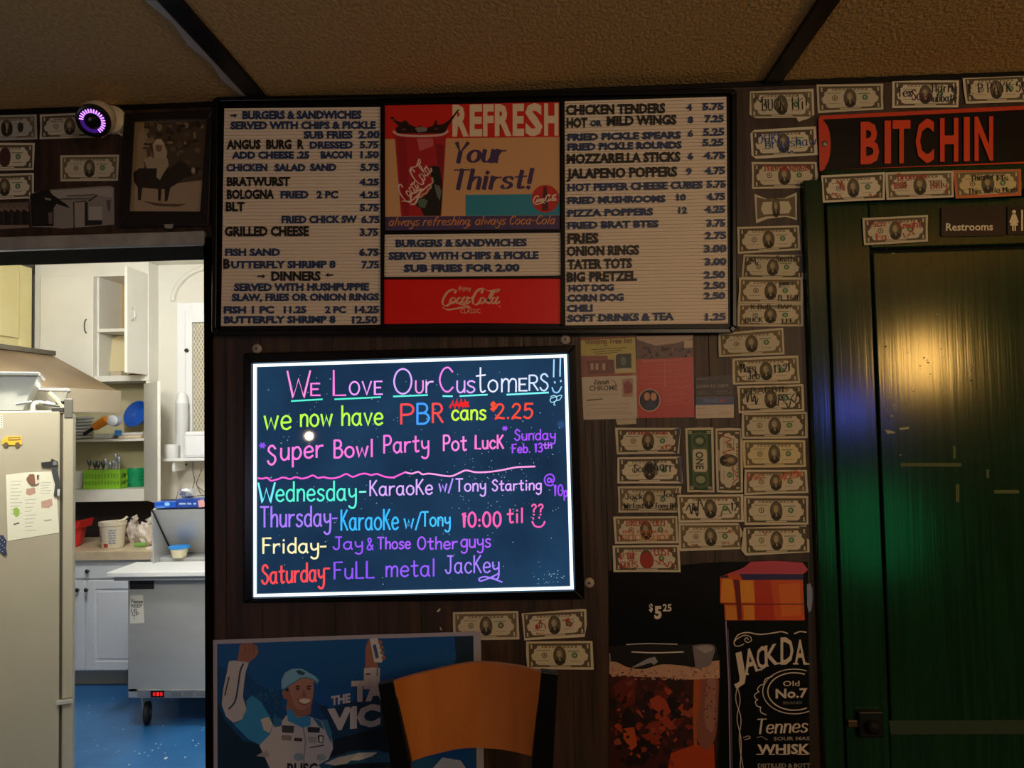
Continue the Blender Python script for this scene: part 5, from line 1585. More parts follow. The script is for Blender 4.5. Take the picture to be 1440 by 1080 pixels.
b.tube([(sx_ + 0.19 * math.cos(R(t)), syc + 0.175 * math.sin(R(t)), 0.28) for t in range(0, 361, 15)], 0.009, BM, 8)
b.build('footrest_ring', g)

# ------------------------------------------------------------------ kitchen: helpers
X = lambda px, Y, py=600: P(px, py, Y).x
Zk = lambda py, Y, px=170: P(px, py, Y).z
WCAB = grain('cream_cabinet_paint', 'dcd8cb', 'e4e0d4', (1, 1, 1), 3.0, 0.5)
WBASE = M('eff2f6', 0.4)
YCAB = grain('yellowed_cabinet_paint', 'd8c887', 'e0d29a', (1, 1, 1), 3.0, 0.5)
CHROME = M('8a8782', 0.3, 0.9)
DKBR = M('b8965c', 0.6)
WHITE = M('e6e6e4', 0.4)


def bow_handle(parent, c, out, h=0.05, m=None):
    b = MB()
    o = Vector(out)
    b.tube([Vector(c) + Vector((0, 0, z * h)) + o * (0.024 * (1 - z * z) ** 0.5 if abs(z) < 1 else 0) for z in (-1, -.8, -.5, 0, .5, .8, 1)], 0.0042, m or CHROME, 8)
    return b.build('handle', parent, smooth=True)


# upper wall cabinet: one closed door, one swung open
UY = 3.45
ux0, ux1 = X(48, UY), X(209, UY)
uz0, uz1 = Zk(536, UY), Zk(378, UY)
oz0, oz1 = Zk(528, UY), Zk(388, UY)
ox0, ox1 = X(135.5, UY), X(207, UY)
g = thing('wall_cabinet', 'cream wall cabinet high over the open shelves, one door closed and one swung open', 'cabinet', ((ux0 + ux1) / 2, KY, uz0))
b = MB()
th = 0.02
b.box((ux0, UY, uz0), (ux1, KY - 0.001, oz0), WCAB)
b.box((ux0, UY, oz1), (ux1, KY - 0.001, KC - 0.002), WCAB)
b.box((ux0, UY, oz0), (X(133, UY) - 0.0, KY - 0.001, oz1), WCAB)
b.box((ox1, UY, oz0), (ux1, KY - 0.001, oz1), WCAB)
b.box((X(133, UY), UY + 0.03, oz0), (ox0, KY - 0.002, oz1), WCAB)
b.box((ox0, KY - 0.02, oz0), (ox1, KY - 0.002, oz1), DKBR)
b.build('carcass', g)
b = MB()
b.box((ox0, UY + 0.01, Zk(466, UY)), (ox1, KY - 0.02, Zk(461.5, UY)), WCAB)
b.build('shelf', g)
b = MB()
dx0, dx1 = X(58, UY), X(133, UY)
b.box((dx0, UY - 0.02, Zk(541, UY)), (dx1, UY, Zk(387, UY)), WCAB)
d = b.build('door', g, bevel=0.003)
bow_handle(d, (X(121, UY - .02), UY - 0.02, Zk(458, UY)), (0, -1, 0), 0.048, M('5a544a', 0.35, 0.8))
b = MB()
hx = X(208, UY)
b.box((hx - 0.02, UY - 0.27, Zk(528, UY)), (hx, UY, Zk(386, UY)), WCAB)
d = b.build('door', g, bevel=0.003)
bow_handle(d, (hx, UY - 0.215, Zk(448, UY)), (1, 0, 0), 0.045, M('b5ad98', 0.35, 0.6))
# platter on its floor
b = MB()
b.lathe((X(169, 3.62), 3.66, oz0 + 0.16), [(0.138, 0), (0.148, 0.006), (0.001, 0.008)], M('cbbb8c', 0.5), 32, (0.35, -1, 0.15))
tag(b.build('round_platter', smooth=True), 'pale round platter leaning inside the open wall cabinet', 'platter')
b = MB()
b.box((X(157, 3.52), 3.5, oz0 + .001), (X(172, 3.52), 3.58, oz0 + 0.035), M('b7aa90', 0.6), 0.006)
tag(b.build('small_box'), 'small pale box on the floor of the open wall cabinet', 'box')

# open shelf unit below it with its door standing open
lx0, lx1 = X(50, UY), X(206, UY)
sb, s1, s2, stp = Zk(705, UY), Zk(688, UY), Zk(617, UY), uz0 - 0.002
g = thing('shelf_cabinet', 'cream open front cabinet with two crowded shelves under the wall cabinet', 'cabinet', ((lx0 + lx1) / 2, KY, sb))
b = MB()
b.box((lx0, UY, sb), (lx1, KY - 0.013, s1), WCAB)
b.box((lx0, KY - 0.03, s1), (lx1, KY - 0.013, stp), M('ddd3a6', 0.6))
b.box((lx0, UY + 0.01, s1), (lx0 + 0.02, KY - 0.03, stp), WCAB)
b.box((lx1 - 0.004, UY, s1), (lx1 + 0.02, KY - 0.013, stp), WCAB)
b.build('carcass', g)
b = MB()
b.box((lx0 + 0.02, UY + 0.005, s2 - 0.018), (lx1 - 0.004, KY - 0.03, s2), WCAB)
b.build('shelf', g, bevel=0.002)
b = MB()
ha = Vector((lx1 + 0.004, UY - 0.002, 0))
hb = P(226, 600, UY - 0.30)
hb.z = 0
nn = (hb - ha).normalized()
pp = Vector((nn.y, -nn.x, 0)) * -0.02
b.hexa([ha + Vector((0, 0, sb + 0.01)), hb + Vector((0, 0, sb + 0.01)), hb + pp * -1 + Vector((0, 0, sb + 0.01)), ha - pp + Vector((0, 0, sb + 0.01))],
       [ha + Vector((0, 0, stp - 0.02)), hb + Vector((0, 0, stp - 0.02)), hb - pp + Vector((0, 0, stp - 0.02)), ha - pp + Vector((0, 0, stp - 0.02))], WCAB)
b.build('door', g, bevel=0.003)
# things on its upper shelf
py_ = UY + 0.125
for k in range(7):
    b = MB()
    b.lathe((X(107, py_), py_ + 0.01, s2 + 0.001 + k * 0.0225), [(0.06, 0), (0.098, 0.006), (0.107, 0.012), (0.11, 0.018), (0.109, 0.0215), (0.10, 0.0215), (0.07, 0.012), (0.001, 0.010)], WHITE, 32)
    tag(b.build('dinner_plate', smooth=True), 'white plate in the stack on the upper open shelf', 'plate', 'stacked white plates on the kitchen shelf')
b = MB()
ya = UY + 0.05
p0, p1, p2 = P(118, 611, ya), P(133, 601, ya), P(150, 590, ya)
b.tube([p0, p1], 0.012, M('1c1a1a', 0.5), 10, 0.014)
b.tube([p1, p1 + (p2 - p1) * 0.25, p2 - (p2 - p1) * .2, p2], 0.026, M('f08a1c', 0.4), 14, 0.034)
o = b.build('handheld_lantern', smooth=True)
tag(o, 'orange handheld lamp with a black grip lying on the upper open shelf', 'lamp')
b = MB()
c = P(161, 592, UY + 0.06)
b.lathe(c + Vector((0, 0.03, 0)), [(0.036, 0), (0.038, 0.01), (0.038, 0.06), (0.030, 0.066), (0.001, 0.067)], M('e8eaee', 0.4), 24, (0, -1, 0.05))
tag(b.build('paper_roll', smooth=True), 'white round roll lying end on beside the orange lamp', 'roll')
b = MB()
b.box((X(132, ya), ya - 0.01, s2 + .001), (X(158, ya), ya + 0.08, s2 + 0.035), M('d6d9dc', 0.6), 0.012)
tag(b.build('plastic_bag'), 'crumpled clear white bag under the orange lamp', 'bag')
b = MB()
c = P(191, 582, UY + 0.16)
axb = Vector((-0.25, -1, 0.42))
b.lathe(c, [(0.035, -0.075), (0.06, -0.065), (0.082, -0.025), (0.098, 0.0), (0.101, 0.004), (0.094, 0.002), (0.078, -0.025), (0.055, -0.055), (0.001, -0.064)], M('2358b4', 0.35), 36, axb)
tag(b.build('mixing_bowl', smooth=True), 'blue mixing bowl tipped toward the room on the upper open shelf', 'bowl')
b = MB()
b.box((X(168, ya), ya - 0.02, s2 + 0.001), (X(200, ya), ya + 0.15, s2 + 0.022), M('d8c3a6', 0.6), 0.006)
b.box((X(160, ya), ya + 0.0, s2 + 0.022), (X(200, ya), ya + 0.14, s2 + 0.042), M('c9c4bd', 0.6), 0.006)
tag(b.build('wrap_packets'), 'flat tan and white packets under the blue bowl', 'packets')
b = MB()
b.box((X(164, ya), ya - 0.03, s2 + 0.02), (X(172, ya), ya, s2 + 0.06), M('3c86d0', 0.5), 0.006)
tag(b.build('small_blue_box'), 'tiny blue box beside the flat packets', 'box')
# things on its lower shelf
b = MB()
c = (X(108, py_), py_ - 0.02, s1 + .001)
b.lathe(c, [(0.045, 0), (0.05, 0.01), (0.062, 0.125), (0.058, 0.125), (0.046, 0.012), (0.001, 0.012)], M('d9d6c6', 0.5), 24)
tag(b.build('foam_cup', smooth=True), 'off white cup at the left end of the lower open shelf', 'cup')
b = MB()
gx0, gx1, gy0, gy1 = X(119, UY + .02), X(168, UY + .02), UY + 0.02, UY + 0.115
GRN = M('7fb52c', 0.45)
for i in range(12):
    x = gx0 + (gx1 - gx0) * i / 11
    b.box((x - 0.006, gy0, s1 + 0.004), (x + 0.006, gy0 + 0.004, s1 + 0.115), GRN)
    b.box((x - 0.006, gy1 - 0.004, s1 + 0.004), (x + 0.006, gy1, s1 + 0.115), GRN)
for z0, z1 in ((s1 + .001, s1 + 0.03), (s1 + 0.055, s1 + 0.075), (s1 + 0.105, s1 + 0.135)):
    b.box((gx0 - 0.008, gy0 - 0.002, z0), (gx1 + 0.008, gy0 + 0.003, z1), GRN)
    b.box((gx0 - 0.008, gy1 - 0.003, z0), (gx1 + 0.008, gy1 + 0.002, z1), GRN)
    b.box((gx0 - 0.008, gy0, z0), (gx0 - 0.004, gy1, z1), GRN)
    b.box((gx1 + 0.004, gy0, z0), (gx1 + 0.008, gy1, z1), GRN)
b.box((gx0, gy0, s1 + .001), (gx1, gy1, s1 + 0.006), GRN)
b.box((gx0, gy0 + 0.005, s1 + 0.006), (gx1, gy0 + 0.008, s1 + 0.115), M('6a9a24', .5))
tag(b.build('plastic_basket'), 'lime green slotted basket full of utensils on the lower open shelf', 'basket')
random.seed(31)
for k in range(9):
    b = MB()
    x = gx0 + (gx1 - gx0) * (0.06 + 0.105 * k)
    y = gy0 + 0.03 + 0.035 * random.random()
    dx = random.uniform(0.0, 0.012)
    mt = M('c9ccd0', 0.3, 0.6) if k > 3 else M('7a7672', 0.35, 0.8)
    zt = s1 + random.uniform(0.19, 0.25)
    b.tube([(x, y, s1 + 0.010), (x + dx * .7, y, zt - 0.05)], 0.005, mt, 6)
    b.lathe((x + dx, y, zt - 0.028), [(0.002, -0.03), (0.012, -0.012), (0.016, 0.01), (0.010, 0.026), (0.001, 0.03)], mt, 10, (dx, -0.1, 0.4))
    tag(b.build('serving_spoon', smooth=True), 'metal spoon standing in the green utensil basket', 'spoon', 'spoons in the green basket')
b = MB()
c = (X(190, UY + .2), UY + 0.205, s1 + .001)
TEALG = M('12925c', 0.4)
b.lathe(c, [(0.058, 0), (0.068, 0.012), (0.074, 0.1), (0.078, 0.11), (0.078, 0.13), (0.072, 0.13), (0.062, 0.02), (0.001, 0.015)], TEALG, 32)
for z in (0.03, 0.055, 0.078):
    b.lathe((c[0], c[1], s1 + z), [(0.068 + z * 0.07, 0), (0.071 + z * 0.07, 0.004), (0.068 + z * 0.07, 0.008)], TEALG, 32, close=False)
tag(b.build('green_tub', smooth=True), 'emerald green plastic tub right of the lime basket', 'tub')

# yellowed cabinet and range hood on the left wall
g = thing('side_cabinet', 'yellowed cabinet over the range hood on the kitchen left wall', 'cabinet', (KL + 0.2, 2.6, 2.1))
cx = X(45, 3.40, 400) - 0.018
cz0 = P(28, 488, 3.28).z
b = MB()
b.box((KL + 0.002, 0.9, cz0), (cx, UY - 0.03, KC - 0.03), YCAB)
b.build('carcass', g)
b = MB()
b.box((cx, 0.92, cz0 + 0.06), (cx + 0.018, 3.27, KC - 0.07), YCAB)
b.build('door', g, bevel=0.003)
b = MB()
b.box((cx, 3.285, cz0), (cx + 0.018, 3.40, KC - 0.035), YCAB)
b.build('side_panel', g, bevel=0.002)
g = thing('range_hood', 'long brown sloping range hood along the kitchen left wall', 'range hood', (KL + 0.3, 2.2, 1.75))
hy1 = 3.06
hx0, hx1 = X(74, hy1), X(168, hy1)
ht, hl1, hl0 = Zk(500, hy1, 74), Zk(551, hy1, 168), Zk(579, hy1, 168)
b = MB()
prof = [(KL + 0.001, ht), (hx0, ht), (hx1, hl1), (hx1, hl0), (KL + 0.001, hl0)]
b.hexa([(x, 0.6, z) for x, z in prof], [(x, hy1, z) for x, z in prof], MAT_HOOD)
b.build('canopy', g, bevel=0.004)
b = MB()
b.box((KL, 0.6, ht), (hx0 + 0.015, hy1 + 0.01, ht + 0.03), M('6e675a', 0.4, 0.4))
b.build('top_rail', g, bevel=0.003)
b = MB()
b.box((hx1, 0.6, hl0 - 0.006), (hx1 + 0.008, hy1 + 0.006, hl1 + 0.006), M('b3a48c', 0.45, 0.2))
b.build('front_lip', g, bevel=0.002)

# base cabinet, worktop
CY = 3.17
cz = Zk(783, CY)
bx1 = -1.45
g = thing('base_cabinet', 'white base cabinet with panelled doors and a drawer under the beige worktop', 'cabinet', (-2.6, 3.4, 0))
b = MB()
b.box((-3.4, CY + 0.02, Zk(944, CY)), (bx1, KY - 0.02, cz - 0.02), WBASE)
b.box((-3.4, CY + 0.09, 0), (bx1, KY - 0.02, Zk(944, CY)), M('b7b1a0', 0.6))
b.build('carcass', g)


def knob(parent, c, m=None):
    b = MB()
    b.lathe(c, [(0.004, 0), (0.004, 0.012), (0.012, 0.018), (0.014, 0.026), (0.008, 0.032), (0.001, 0.033)], m or M('4a4640', 0.35, 0.8), 14, (0, -1, 0))
    return b.build('knob', parent, smooth=True)


b = MB()
b.box((X(64, CY), CY, Zk(813, CY)), (X(213, CY), CY + 0.02, Zk(787, CY)), WBASE)
d = b.build('drawer', g, bevel=0.003)
knob(d, (X(126, CY), CY, Zk(802, CY)))
for xa, xb, kx in ((70, 120, 112), (123, 181.5, 124.5)):
    xw0, xw1 = X(xa, CY), X(xb, CY)
    z0, z1 = Zk(942, CY), Zk(816, CY)
    if xa > 100:
        xw1 = xw0 + 0.36
    b = MB()
    b.box((xw0 + 0.002, CY + 0.003, z0), (xw1 - 0.002, CY + 0.02, z1), WBASE)
    f = 0.055
    for lo, hi in (((xw0 + 0.002, z0), (xw0 + f, z1)), ((xw1 - f, z0), (xw1 - 0.002, z1)), ((xw0 + f, z0), (xw1 - f, z0 + f)), ((xw0 + f, z1 - f), (xw1 - f, z1))):
        b.box((lo[0], CY - 0.004, lo[1]), (hi[0], CY + 0.003, hi[1]), WBASE)
    b.box((xw0 + f + 0.018, CY - 0.002, z0 + f + 0.018), (xw1 - f - 0.018, CY + 0.003, z1 - f - 0.018), WBASE)
    d = b.build('door', g, bevel=0.0035)
    knob(d, (X(kx, CY - 0.004), CY - 0.004, Zk(828, CY)))
b = MB()
wz = Zk(775, CY - 0.03)
b.box((-3.4, CY - 0.03, cz - 0.018), (bx1, KY - 0.013, wz), grain('beige_worktop', 'cbb692', 'd6c4a4', (1, 1, 1), 20.0, 0.4), 0.004)
tag(b.build('worktop'), 'beige laminate worktop on the white base cabinet', 'worktop')
# on the worktop
b = MB()
c = (X(96, CY + .2), CY + 0.2, wz)
b.lathe(c, [(0.08, 0), (0.095, 0.01), (0.125, 0.16), (0.118, 0.158), (0.09, 0.015), (0.001, 0.012)], M('cc2420', 0.4), 6)
b.hexa([(c[0] + 0.06, c[1] - 0.12, wz + 0.12), (c[0] + 0.135, c[1] - 0.08, wz + 0.185), (c[0] + 0.135, c[1] + 0.08, wz + 0.185), (c[0] + 0.06, c[1] + 0.1, wz + 0.12)],
       [(c[0] + 0.058, c[1] - 0.12, wz + 0.116), (c[0] + 0.12, c[1] - 0.08, wz + 0.13), (c[0] + 0.12, c[1] + 0.08, wz + 0.13), (c[0] + 0.058, c[1] + 0.1, wz + 0.116)], M('cc2420', 0.4))
tag(b.build('red_bin'), 'red plastic bin with a flared lip at the left of the beige worktop', 'bin')
g = thing('food_tub', 'tall cream food tub with a printed label on the beige worktop', 'tub', (X(159, CY + .12), CY + 0.12, wz))
b = MB()
c = (X(159, CY + .12), CY + 0.12, wz)
TB = M('d9cdb6', 0.45)
b.lathe(c, [(0.066, 0), (0.07, 0.004), (0.082, 0.15), (0.088, 0.152), (0.088, 0.175), (0.08, 0.175), (0.078, 0.16), (0.06, 0.01), (0.001, 0.008)], TB, 32)
b.build('body', g, smooth=True)
b = MB(lambda u, v, l: Vector((c[0] + (0.071 + 0.073 * v * 0.15 + 0.0012 + l) * math.sin(u), c[1] - (0.071 + 0.073 * v * 0.15 + 0.0012 + l) * math.cos(u), wz + 0.004 + v * 0.146)))
for u0, u1, v0, v1, h in ((.18, .75, .2, .9, '8a95a6'), (-.3, .1, .05, .22, 'b03a30'), (-1.0, -.5, .3, .8, 'a39a88')):
    n = 5
    for k in range(n):
        ua, ub = u0 + (u1 - u0) * k / n, u0 + (u1 - u0) * (k + 1) / n
        if h == '8a95a6':
            for q in range(6):
                va = v0 + (v1 - v0) * q / 6
                b.poly([(ua, va), (ub - .02 * ((k + q) % 3), va), (ub - .02 * ((k + q) % 3), va + .07), (ua, va + .07)], M(h, .5), 0.0004)
        else:
            b.poly([(ua, v0), (ub, v0), (ub, v1), (ua, v1)], M(h, .5), 0.0004)
b.build('label', g)
b = MB()
b.tube([(c[0] + 0.05, c[1] - 0.02, wz + 0.175), (c[0] + 0.075, c[1], wz + 0.185), (c[0] + 0.095, c[1] + 0.01, wz + 0.205)], 0.008, TB, 8)
b.build('spout_flap', g, smooth=True)
random.seed(17)
for (px, w_, lab, c1, c2) in ((187, 0.033, 'clear bag of pinkish rolls right of the cream tub', 'cfb8ac', 'b89a92'), (207, 0.072, 'clear bread bag with a green patch beside the metal lid', 'd6c4b2', '7fae58')):
    yb = CY + (0.34 if px < 190 else 0.2)
    bx = X(px, yb)
    bm = bmesh.new()
    bmesh.ops.create_icosphere(bm, subdivisions=3, radius=1)
    for v in bm.verts:
        k = 1 + 0.13 * math.sin(v.co.x * 9 + v.co.z * 7 + px) + 0.1 * math.sin(v.co.y * 11 - v.co.z * 6)
        v.co = Vector((bx + v.co.x * w_ * k, yb + v.co.y * (0.08 if px > 190 else 0.055) * k, wz + 0.075 + max(-0.075, v.co.z * 0.08 * k)))
    b = MB()
    b.bm(bm, grain('bag_film', c1, 'e6ddd2', (1, 1, 1), 30.0, 0.25))
    b.tube([(bx + 0.01, yb - 0.02, wz + 0.14), (bx + 0.03, yb - 0.02, wz + 0.165), (bx + 0.02, yb - 0.025, wz + 0.185)], 0.014, M('dcd2c6', 0.3), 8, 0.024)
    if px > 200:
        b.box((bx - 0.05, yb - 0.085, wz + 0.002), (bx + 0.03, yb - 0.06, wz + 0.03), M(c2, 0.4), 0.008)
    tag(b.build('bread_bag', smooth=True), lab, 'bread bag')
b = MB()
b.box((X(206, CY + .03), CY + 0.02, wz), (X(216, CY + .03), CY + 0.1, wz + 0.012), M('ddd8cc', 0.6), 0.003)
tag(b.build('folded_napkin'), 'small white folded napkin at the worktop edge beside the steel table', 'napkin')

# stainless preparation table on casters
TY = 2.52
tx0 = X(180, TY)
tz0, tz1 = Zk(981, TY), Zk(815, TY)
tx1 = -1.3
g = thing('prep_table', 'stainless refrigerated prep table on casters with a raised lid, right of the kitchen doorway', 'prep table', (-1.8, 2.8, 0))
b = MB()
b.box((tx0, TY, tz0 + 0.03), (tx1, 3.12, tz1), MAT_STEEL)
b.box((tx0, TY - 0.0, tz1 - 0.0), (tx1, 3.12, tz1 + 0.008), MAT_STEEL)
b.build('cabinet_body', g, bevel=0.004)
b = MB()
b.box((X(182, TY - 0.006), TY - 0.004, tz1 - 0.055), (X(216, TY - .006), TY, tz1 - 0.002), M('1f1f21', 0.5), 0.002)
b.build('recessed_pull', g)
cbx0 = X(150, TY - 0.06)
bz0, bz1 = Zk(812, TY - 0.06), Zk(805, TY - 0.06)
b = MB()
b.box((X(160, TY - .04), TY - 0.04, bz0 - 0.024), (tx1, 2.80, bz0), MAT_STEEL, 0.003)
b.build('board_rail', g)
b = MB()
b.box((cbx0, TY - 0.06, bz0), (tx1, 2.78, bz1), M('f2f2f0', 0.35), 0.004)
b.build('cutting_board', g)
b = MB()
lz0 = bz1 + 0.02
b.box((X(212, 2.80), 2.795, bz0 - 0.02), (tx1, 3.11, lz0), MAT_STEEL, 0.004)
b.build('pan_rail', g)
la, lb = P(243, 778, 2.94), P(214, 717, 2.70)
la2 = P(216, 786, 2.80)
b = MB()
b.hexa([(la.x, la.y, la.z), (tx1, la.y, la.z), (tx1, lb.y, lb.z), (lb.x, lb.y, lb.z)], [(la.x, la.y + 0.02, la.z), (tx1, la.y + 0.02, la.z), (tx1, lb.y + 0.03, lb.z + 0.012), (lb.x, lb.y + 0.03, lb.z + 0.012)], MAT_STEEL)
b.hexa([(lb.x, lb.y, lb.z), (la.x - 0.004, la.y, la.z), (la.x - 0.03, la.y - 0.1, la.z - 0.02), (lb.x + 0.0, lb.y + 0.02, la.z - 0.03)],
       [(lb.x - 0.008, lb.y, lb.z), (la.x - 0.012, la.y, la.z), (la.x - 0.038, la.y - 0.1, la.z - 0.02), (lb.x - 0.008, lb.y + 0.02, la.z - 0.03)], MAT_STEEL)
b.build('lid', g, bevel=0.002)
b = MB()
b.hexa([la + Vector((-0.004, -0.004, 0)), la + Vector((0.006, -0.004, 0)), lb + Vector((0.006, -0.004, 0)), lb + Vector((-0.004, -0.004, 0))],
       [la + Vector((-0.004, -0.010, 0)), la + Vector((0.006, -0.010, 0)), lb + Vector((0.006, -0.010, 0)), lb + Vector((-0.004, -0.010, 0))], M('1a1a1c', 0.5))
b.build('lid_gasket', g)
b = MB()
b.box((X(193, TY - .01), TY - 0.012, tz0), (tx1, TY, tz0 + 0.045), M('a4a6a8', 0.4, 0.6), 0.002)
b.box((X(180.5, TY), TY, tz0 - 0.002), (X(193, TY), TY + 0.02, tz0 + 0.05), MAT_STEEL, 0.002)
for k in range(3):
    xa = X(241 + k * 17, TY - .01)
    b.box((xa, TY - 0.0135, tz0 + 0.008), (xa + 0.055, TY - 0.011, tz0 + 0.038), M('6b6d70', 0.5), 0.001)
b.build('control_strip', g)
b = MB()
b.box((X(212, TY - .012), TY - 0.015, tz0 + 0.006), (X(230.5, TY - .012), TY - 0.0121, tz0 + 0.041), M('120507', 0.3))
for k in range(3):
    xa = X(215 + k * 5, TY - .015)
    b.box((xa, TY - 0.0165, tz0 + 0.014), (xa + 0.013, TY - 0.0151, tz0 + 0.034), M('ff2018', 0.4, 0, 1.4 if k == 1 else 0.7))
b.build('temperature_display', g)
for i, (px, yy) in enumerate(((207, TY + 0.06), (207, 3.02), (330, TY + 0.06), (330, 3.02))):
    xx = X(207, TY + .06) if px == 207 else tx1 - 0.08
    b = MB()
    b.box((xx - 0.05, yy - 0.03, tz0 + 0.0), (xx + 0.03, yy + 0.03, tz0 + 0.03), MAT_STEEL, 0.003)
    b.hexa([(xx - 0.032, yy - 0.02, tz0), (xx - 0.02, yy - 0.02, tz0), (xx - 0.006, yy - 0.012, 0.055), (xx - 0.02, yy - 0.012, 0.055)],
           [(xx - 0.032, yy + 0.02, tz0), (xx - 0.02, yy + 0.02, tz0), (xx - 0.006, yy + 0.012, 0.055), (xx - 0.02, yy + 0.012, 0.055)], MAT_STEEL)
    b.lathe((xx - 0.018, yy, 0.063), [(0.02, 0), (0.056, 0.002), (0.063, 0.008), (0.063, 0.026), (0.056, 0.032), (0.02, 0.034)], M('1b1b1d', 0.6), 28, Vector((1, 0.3, 0)))
    b.lathe((xx - 0.019, yy, 0.063), [(0.012, 0), (0.02, 0.001), (0.02, 0.036), (0.012, 0.037)], M('8a8c8e', 0.35, 0.8), 16, Vector((1, 0.3, 0)))
    b.build('caster', g, bevel=0.001)
b = MB(lambda x, y, l: P(x, y, TY - l), (0, 680, 4.8))
b.slab([(880, 755), (965, 752), (974, 942), (878, 946)], M('ddd9cf', 0.6), 0, 0.0008)
for k, (tx_, x0, x1, yb) in enumerate((('Please', 886, 962, 806), ('KEEP', 888, 958, 836), ('LID', 886, 925, 868), ('UP', 892, 936, 894))):
    b.script(tx_, x0, x1, yb, 22, 4, M('26262a', .6), 0.001)
b.stroke([(905, 905), (910, 915)], 4, M('26262a', .6), 0.001)
tag(b.build('paper_note'), 'handwritten white note taped to the steel prep table front', 'note')
g = thing('dip_cup', 'small clear dip cup with a blue lid on the prep table edge', 'cup', (X(252, 2.80), 2.80, lz0))
b = MB()
c = (X(252, 2.80), 2.80, lz0 + 0.001)
b.lathe(c, [(0.036, 0), (0.04, 0.003), (0.053, 0.055), (0.05, 0.055), (0.001, 0.05)], M('dcd3b0', 0.35), 24)
b.build('body', g, smooth=True)
b = MB()
b.lathe((c[0], c[1], lz0 + 0.055), [(0.056, 0), (0.063, 0.003), (0.063, 0.014), (0.05, 0.018), (0.001, 0.018)], M('2f8ad8', 0.35), 24)
b.build('lid', g, smooth=True)
for (xa, xb, pyy, h, lab, cc) in ((217, 247, 711, 0.034, 'bright blue wrap carton on top of the raised steel lid, left end', '1f56c0'), (248, 300, 709, 0.05, 'darker blue printed foil carton on the raised steel lid, beside the bright blue carton', '26489c')):
    b = MB(lambda x, y, l: P(x, y, 2.68 - l))
    x0, x1 = X(xa, 2.68), X(xb, 2.68)
    b.box((x0, 2.68, lb.z + 0.013), (x1, 2.77, lb.z + 0.013 + h), M(cc, 0.4), 0.002)
    zc = P(232, 705, 2.68)
    if xa < 230:
        b.oval(235, 709, 4, 3, M('8fc8ff', .4), 0.0006, 10)
        b.oval(226, 713, 7, 1.6, M('5a90e8', .4), 0.0006, 8)
    else:
        for k, (x, w_) in enumerate(((252, 9), (263, 6), (272, 4))):
            b.rect(x, 707, x + w_, 709.5, M('a8b8e0', .4), 0.0006)
        b.poly([(278, 704), (286, 702), (290, 712), (280, 714)], M('d8a0a4', .4), 0.0006)
    tag(b.build('wrap_carton'), lab, 'carton')
b = MB()
rnd = random.Random(2)
bm = bmesh.new()
bmesh.ops.create_icosphere(bm, subdivisions=2, radius=1)
cc = P(262, 698, 2.72)
for v in bm.verts:
    k = rnd.uniform(0.55, 1.25)
    v.co = Vector((cc.x + v.co.x * 0.055 * k, 2.725 + v.co.y * 0.03 * k, lb.z + 0.066 + max(0, 0.028 + v.co.z * 0.03 * k)))
b.bm(bm, M('c4c6c8', 0.3, 0.6))
tag(b.build('crumpled_foil'), 'crumpled silver foil on the darker blue carton', 'foil')

# shelf with cups, meshed window and peg rail on the right of the back wall
RY = 3.55
g = thing('window_1', 'w', 'window', (X(275, RY), RY, Zk(600, RY)))
del g['label'], g['category']
struct(g)
wx0, wx1, wzt, wzb = X(249, RY), X(330, RY), Zk(428, RY), Zk(650, RY)
b = MB()
b.box((wx0, RY, wzb), (X(270, RY), 3.589, wzt), WHITE)
b.box((X(270, RY), RY, Zk(456, RY)), (wx1, 3.589, wzt), WHITE)
b.box((X(270, RY), RY, wzb), (wx1, 3.589, Zk(640, RY)), WHITE)
b.box((X(258, RY), RY - 0.012, wzb), (X(261, RY), RY, Zk(440, RY)), WHITE)
b.build('window_frame', g, bevel=0.003)
b = MB()
b.box((X(270, RY), RY + 0.028, Zk(640, RY)), (wx1, 3.588, Zk(456, RY)), M('b3a98c', 0.4))
b.build('window_pane', g)
b = MB()
mx0, mx1, mz0, mz1 = X(270, RY), wx1, Zk(640, RY), Zk(456, RY)
st = 0.024
WIR = M('e4dfd0', 0.5)
k = -60
while k < 80:
    for sg in (1, -1):
        # diagonal wire clipped to the opening
        x_a = mx0 + k * st
        pts = []
        for t in range(0, 200):
            x = x_a + sg * t * st * 0.5
            z = mz0 + t * st * 0.9
            if mx0 <= x <= mx1 and mz0 <= z <= mz1:
                pts.append((x, z))
        if len(pts) > 1:
            (xa, za), (xb, zb) = pts[0], pts[-1]
            yy = RY + 0.014 + (0.002 if sg > 0 else 0)
            b.tube([(xa, yy, za), (xb, yy, zb)], 0.0026, WIR, 4)
    k += 1
b.build('wire_mesh', g)
b = MB()
c = P(263, 493, RY)
b.lathe((c.x, RY, c.z), [(0.013, 0), (0.015, 0.006), (0.012, 0.018), (0.001, 0.02)], M('2a2826', 0.4, 0.5), 16, (0, -1, 0))
b.build('window_latch', g, smooth=True)
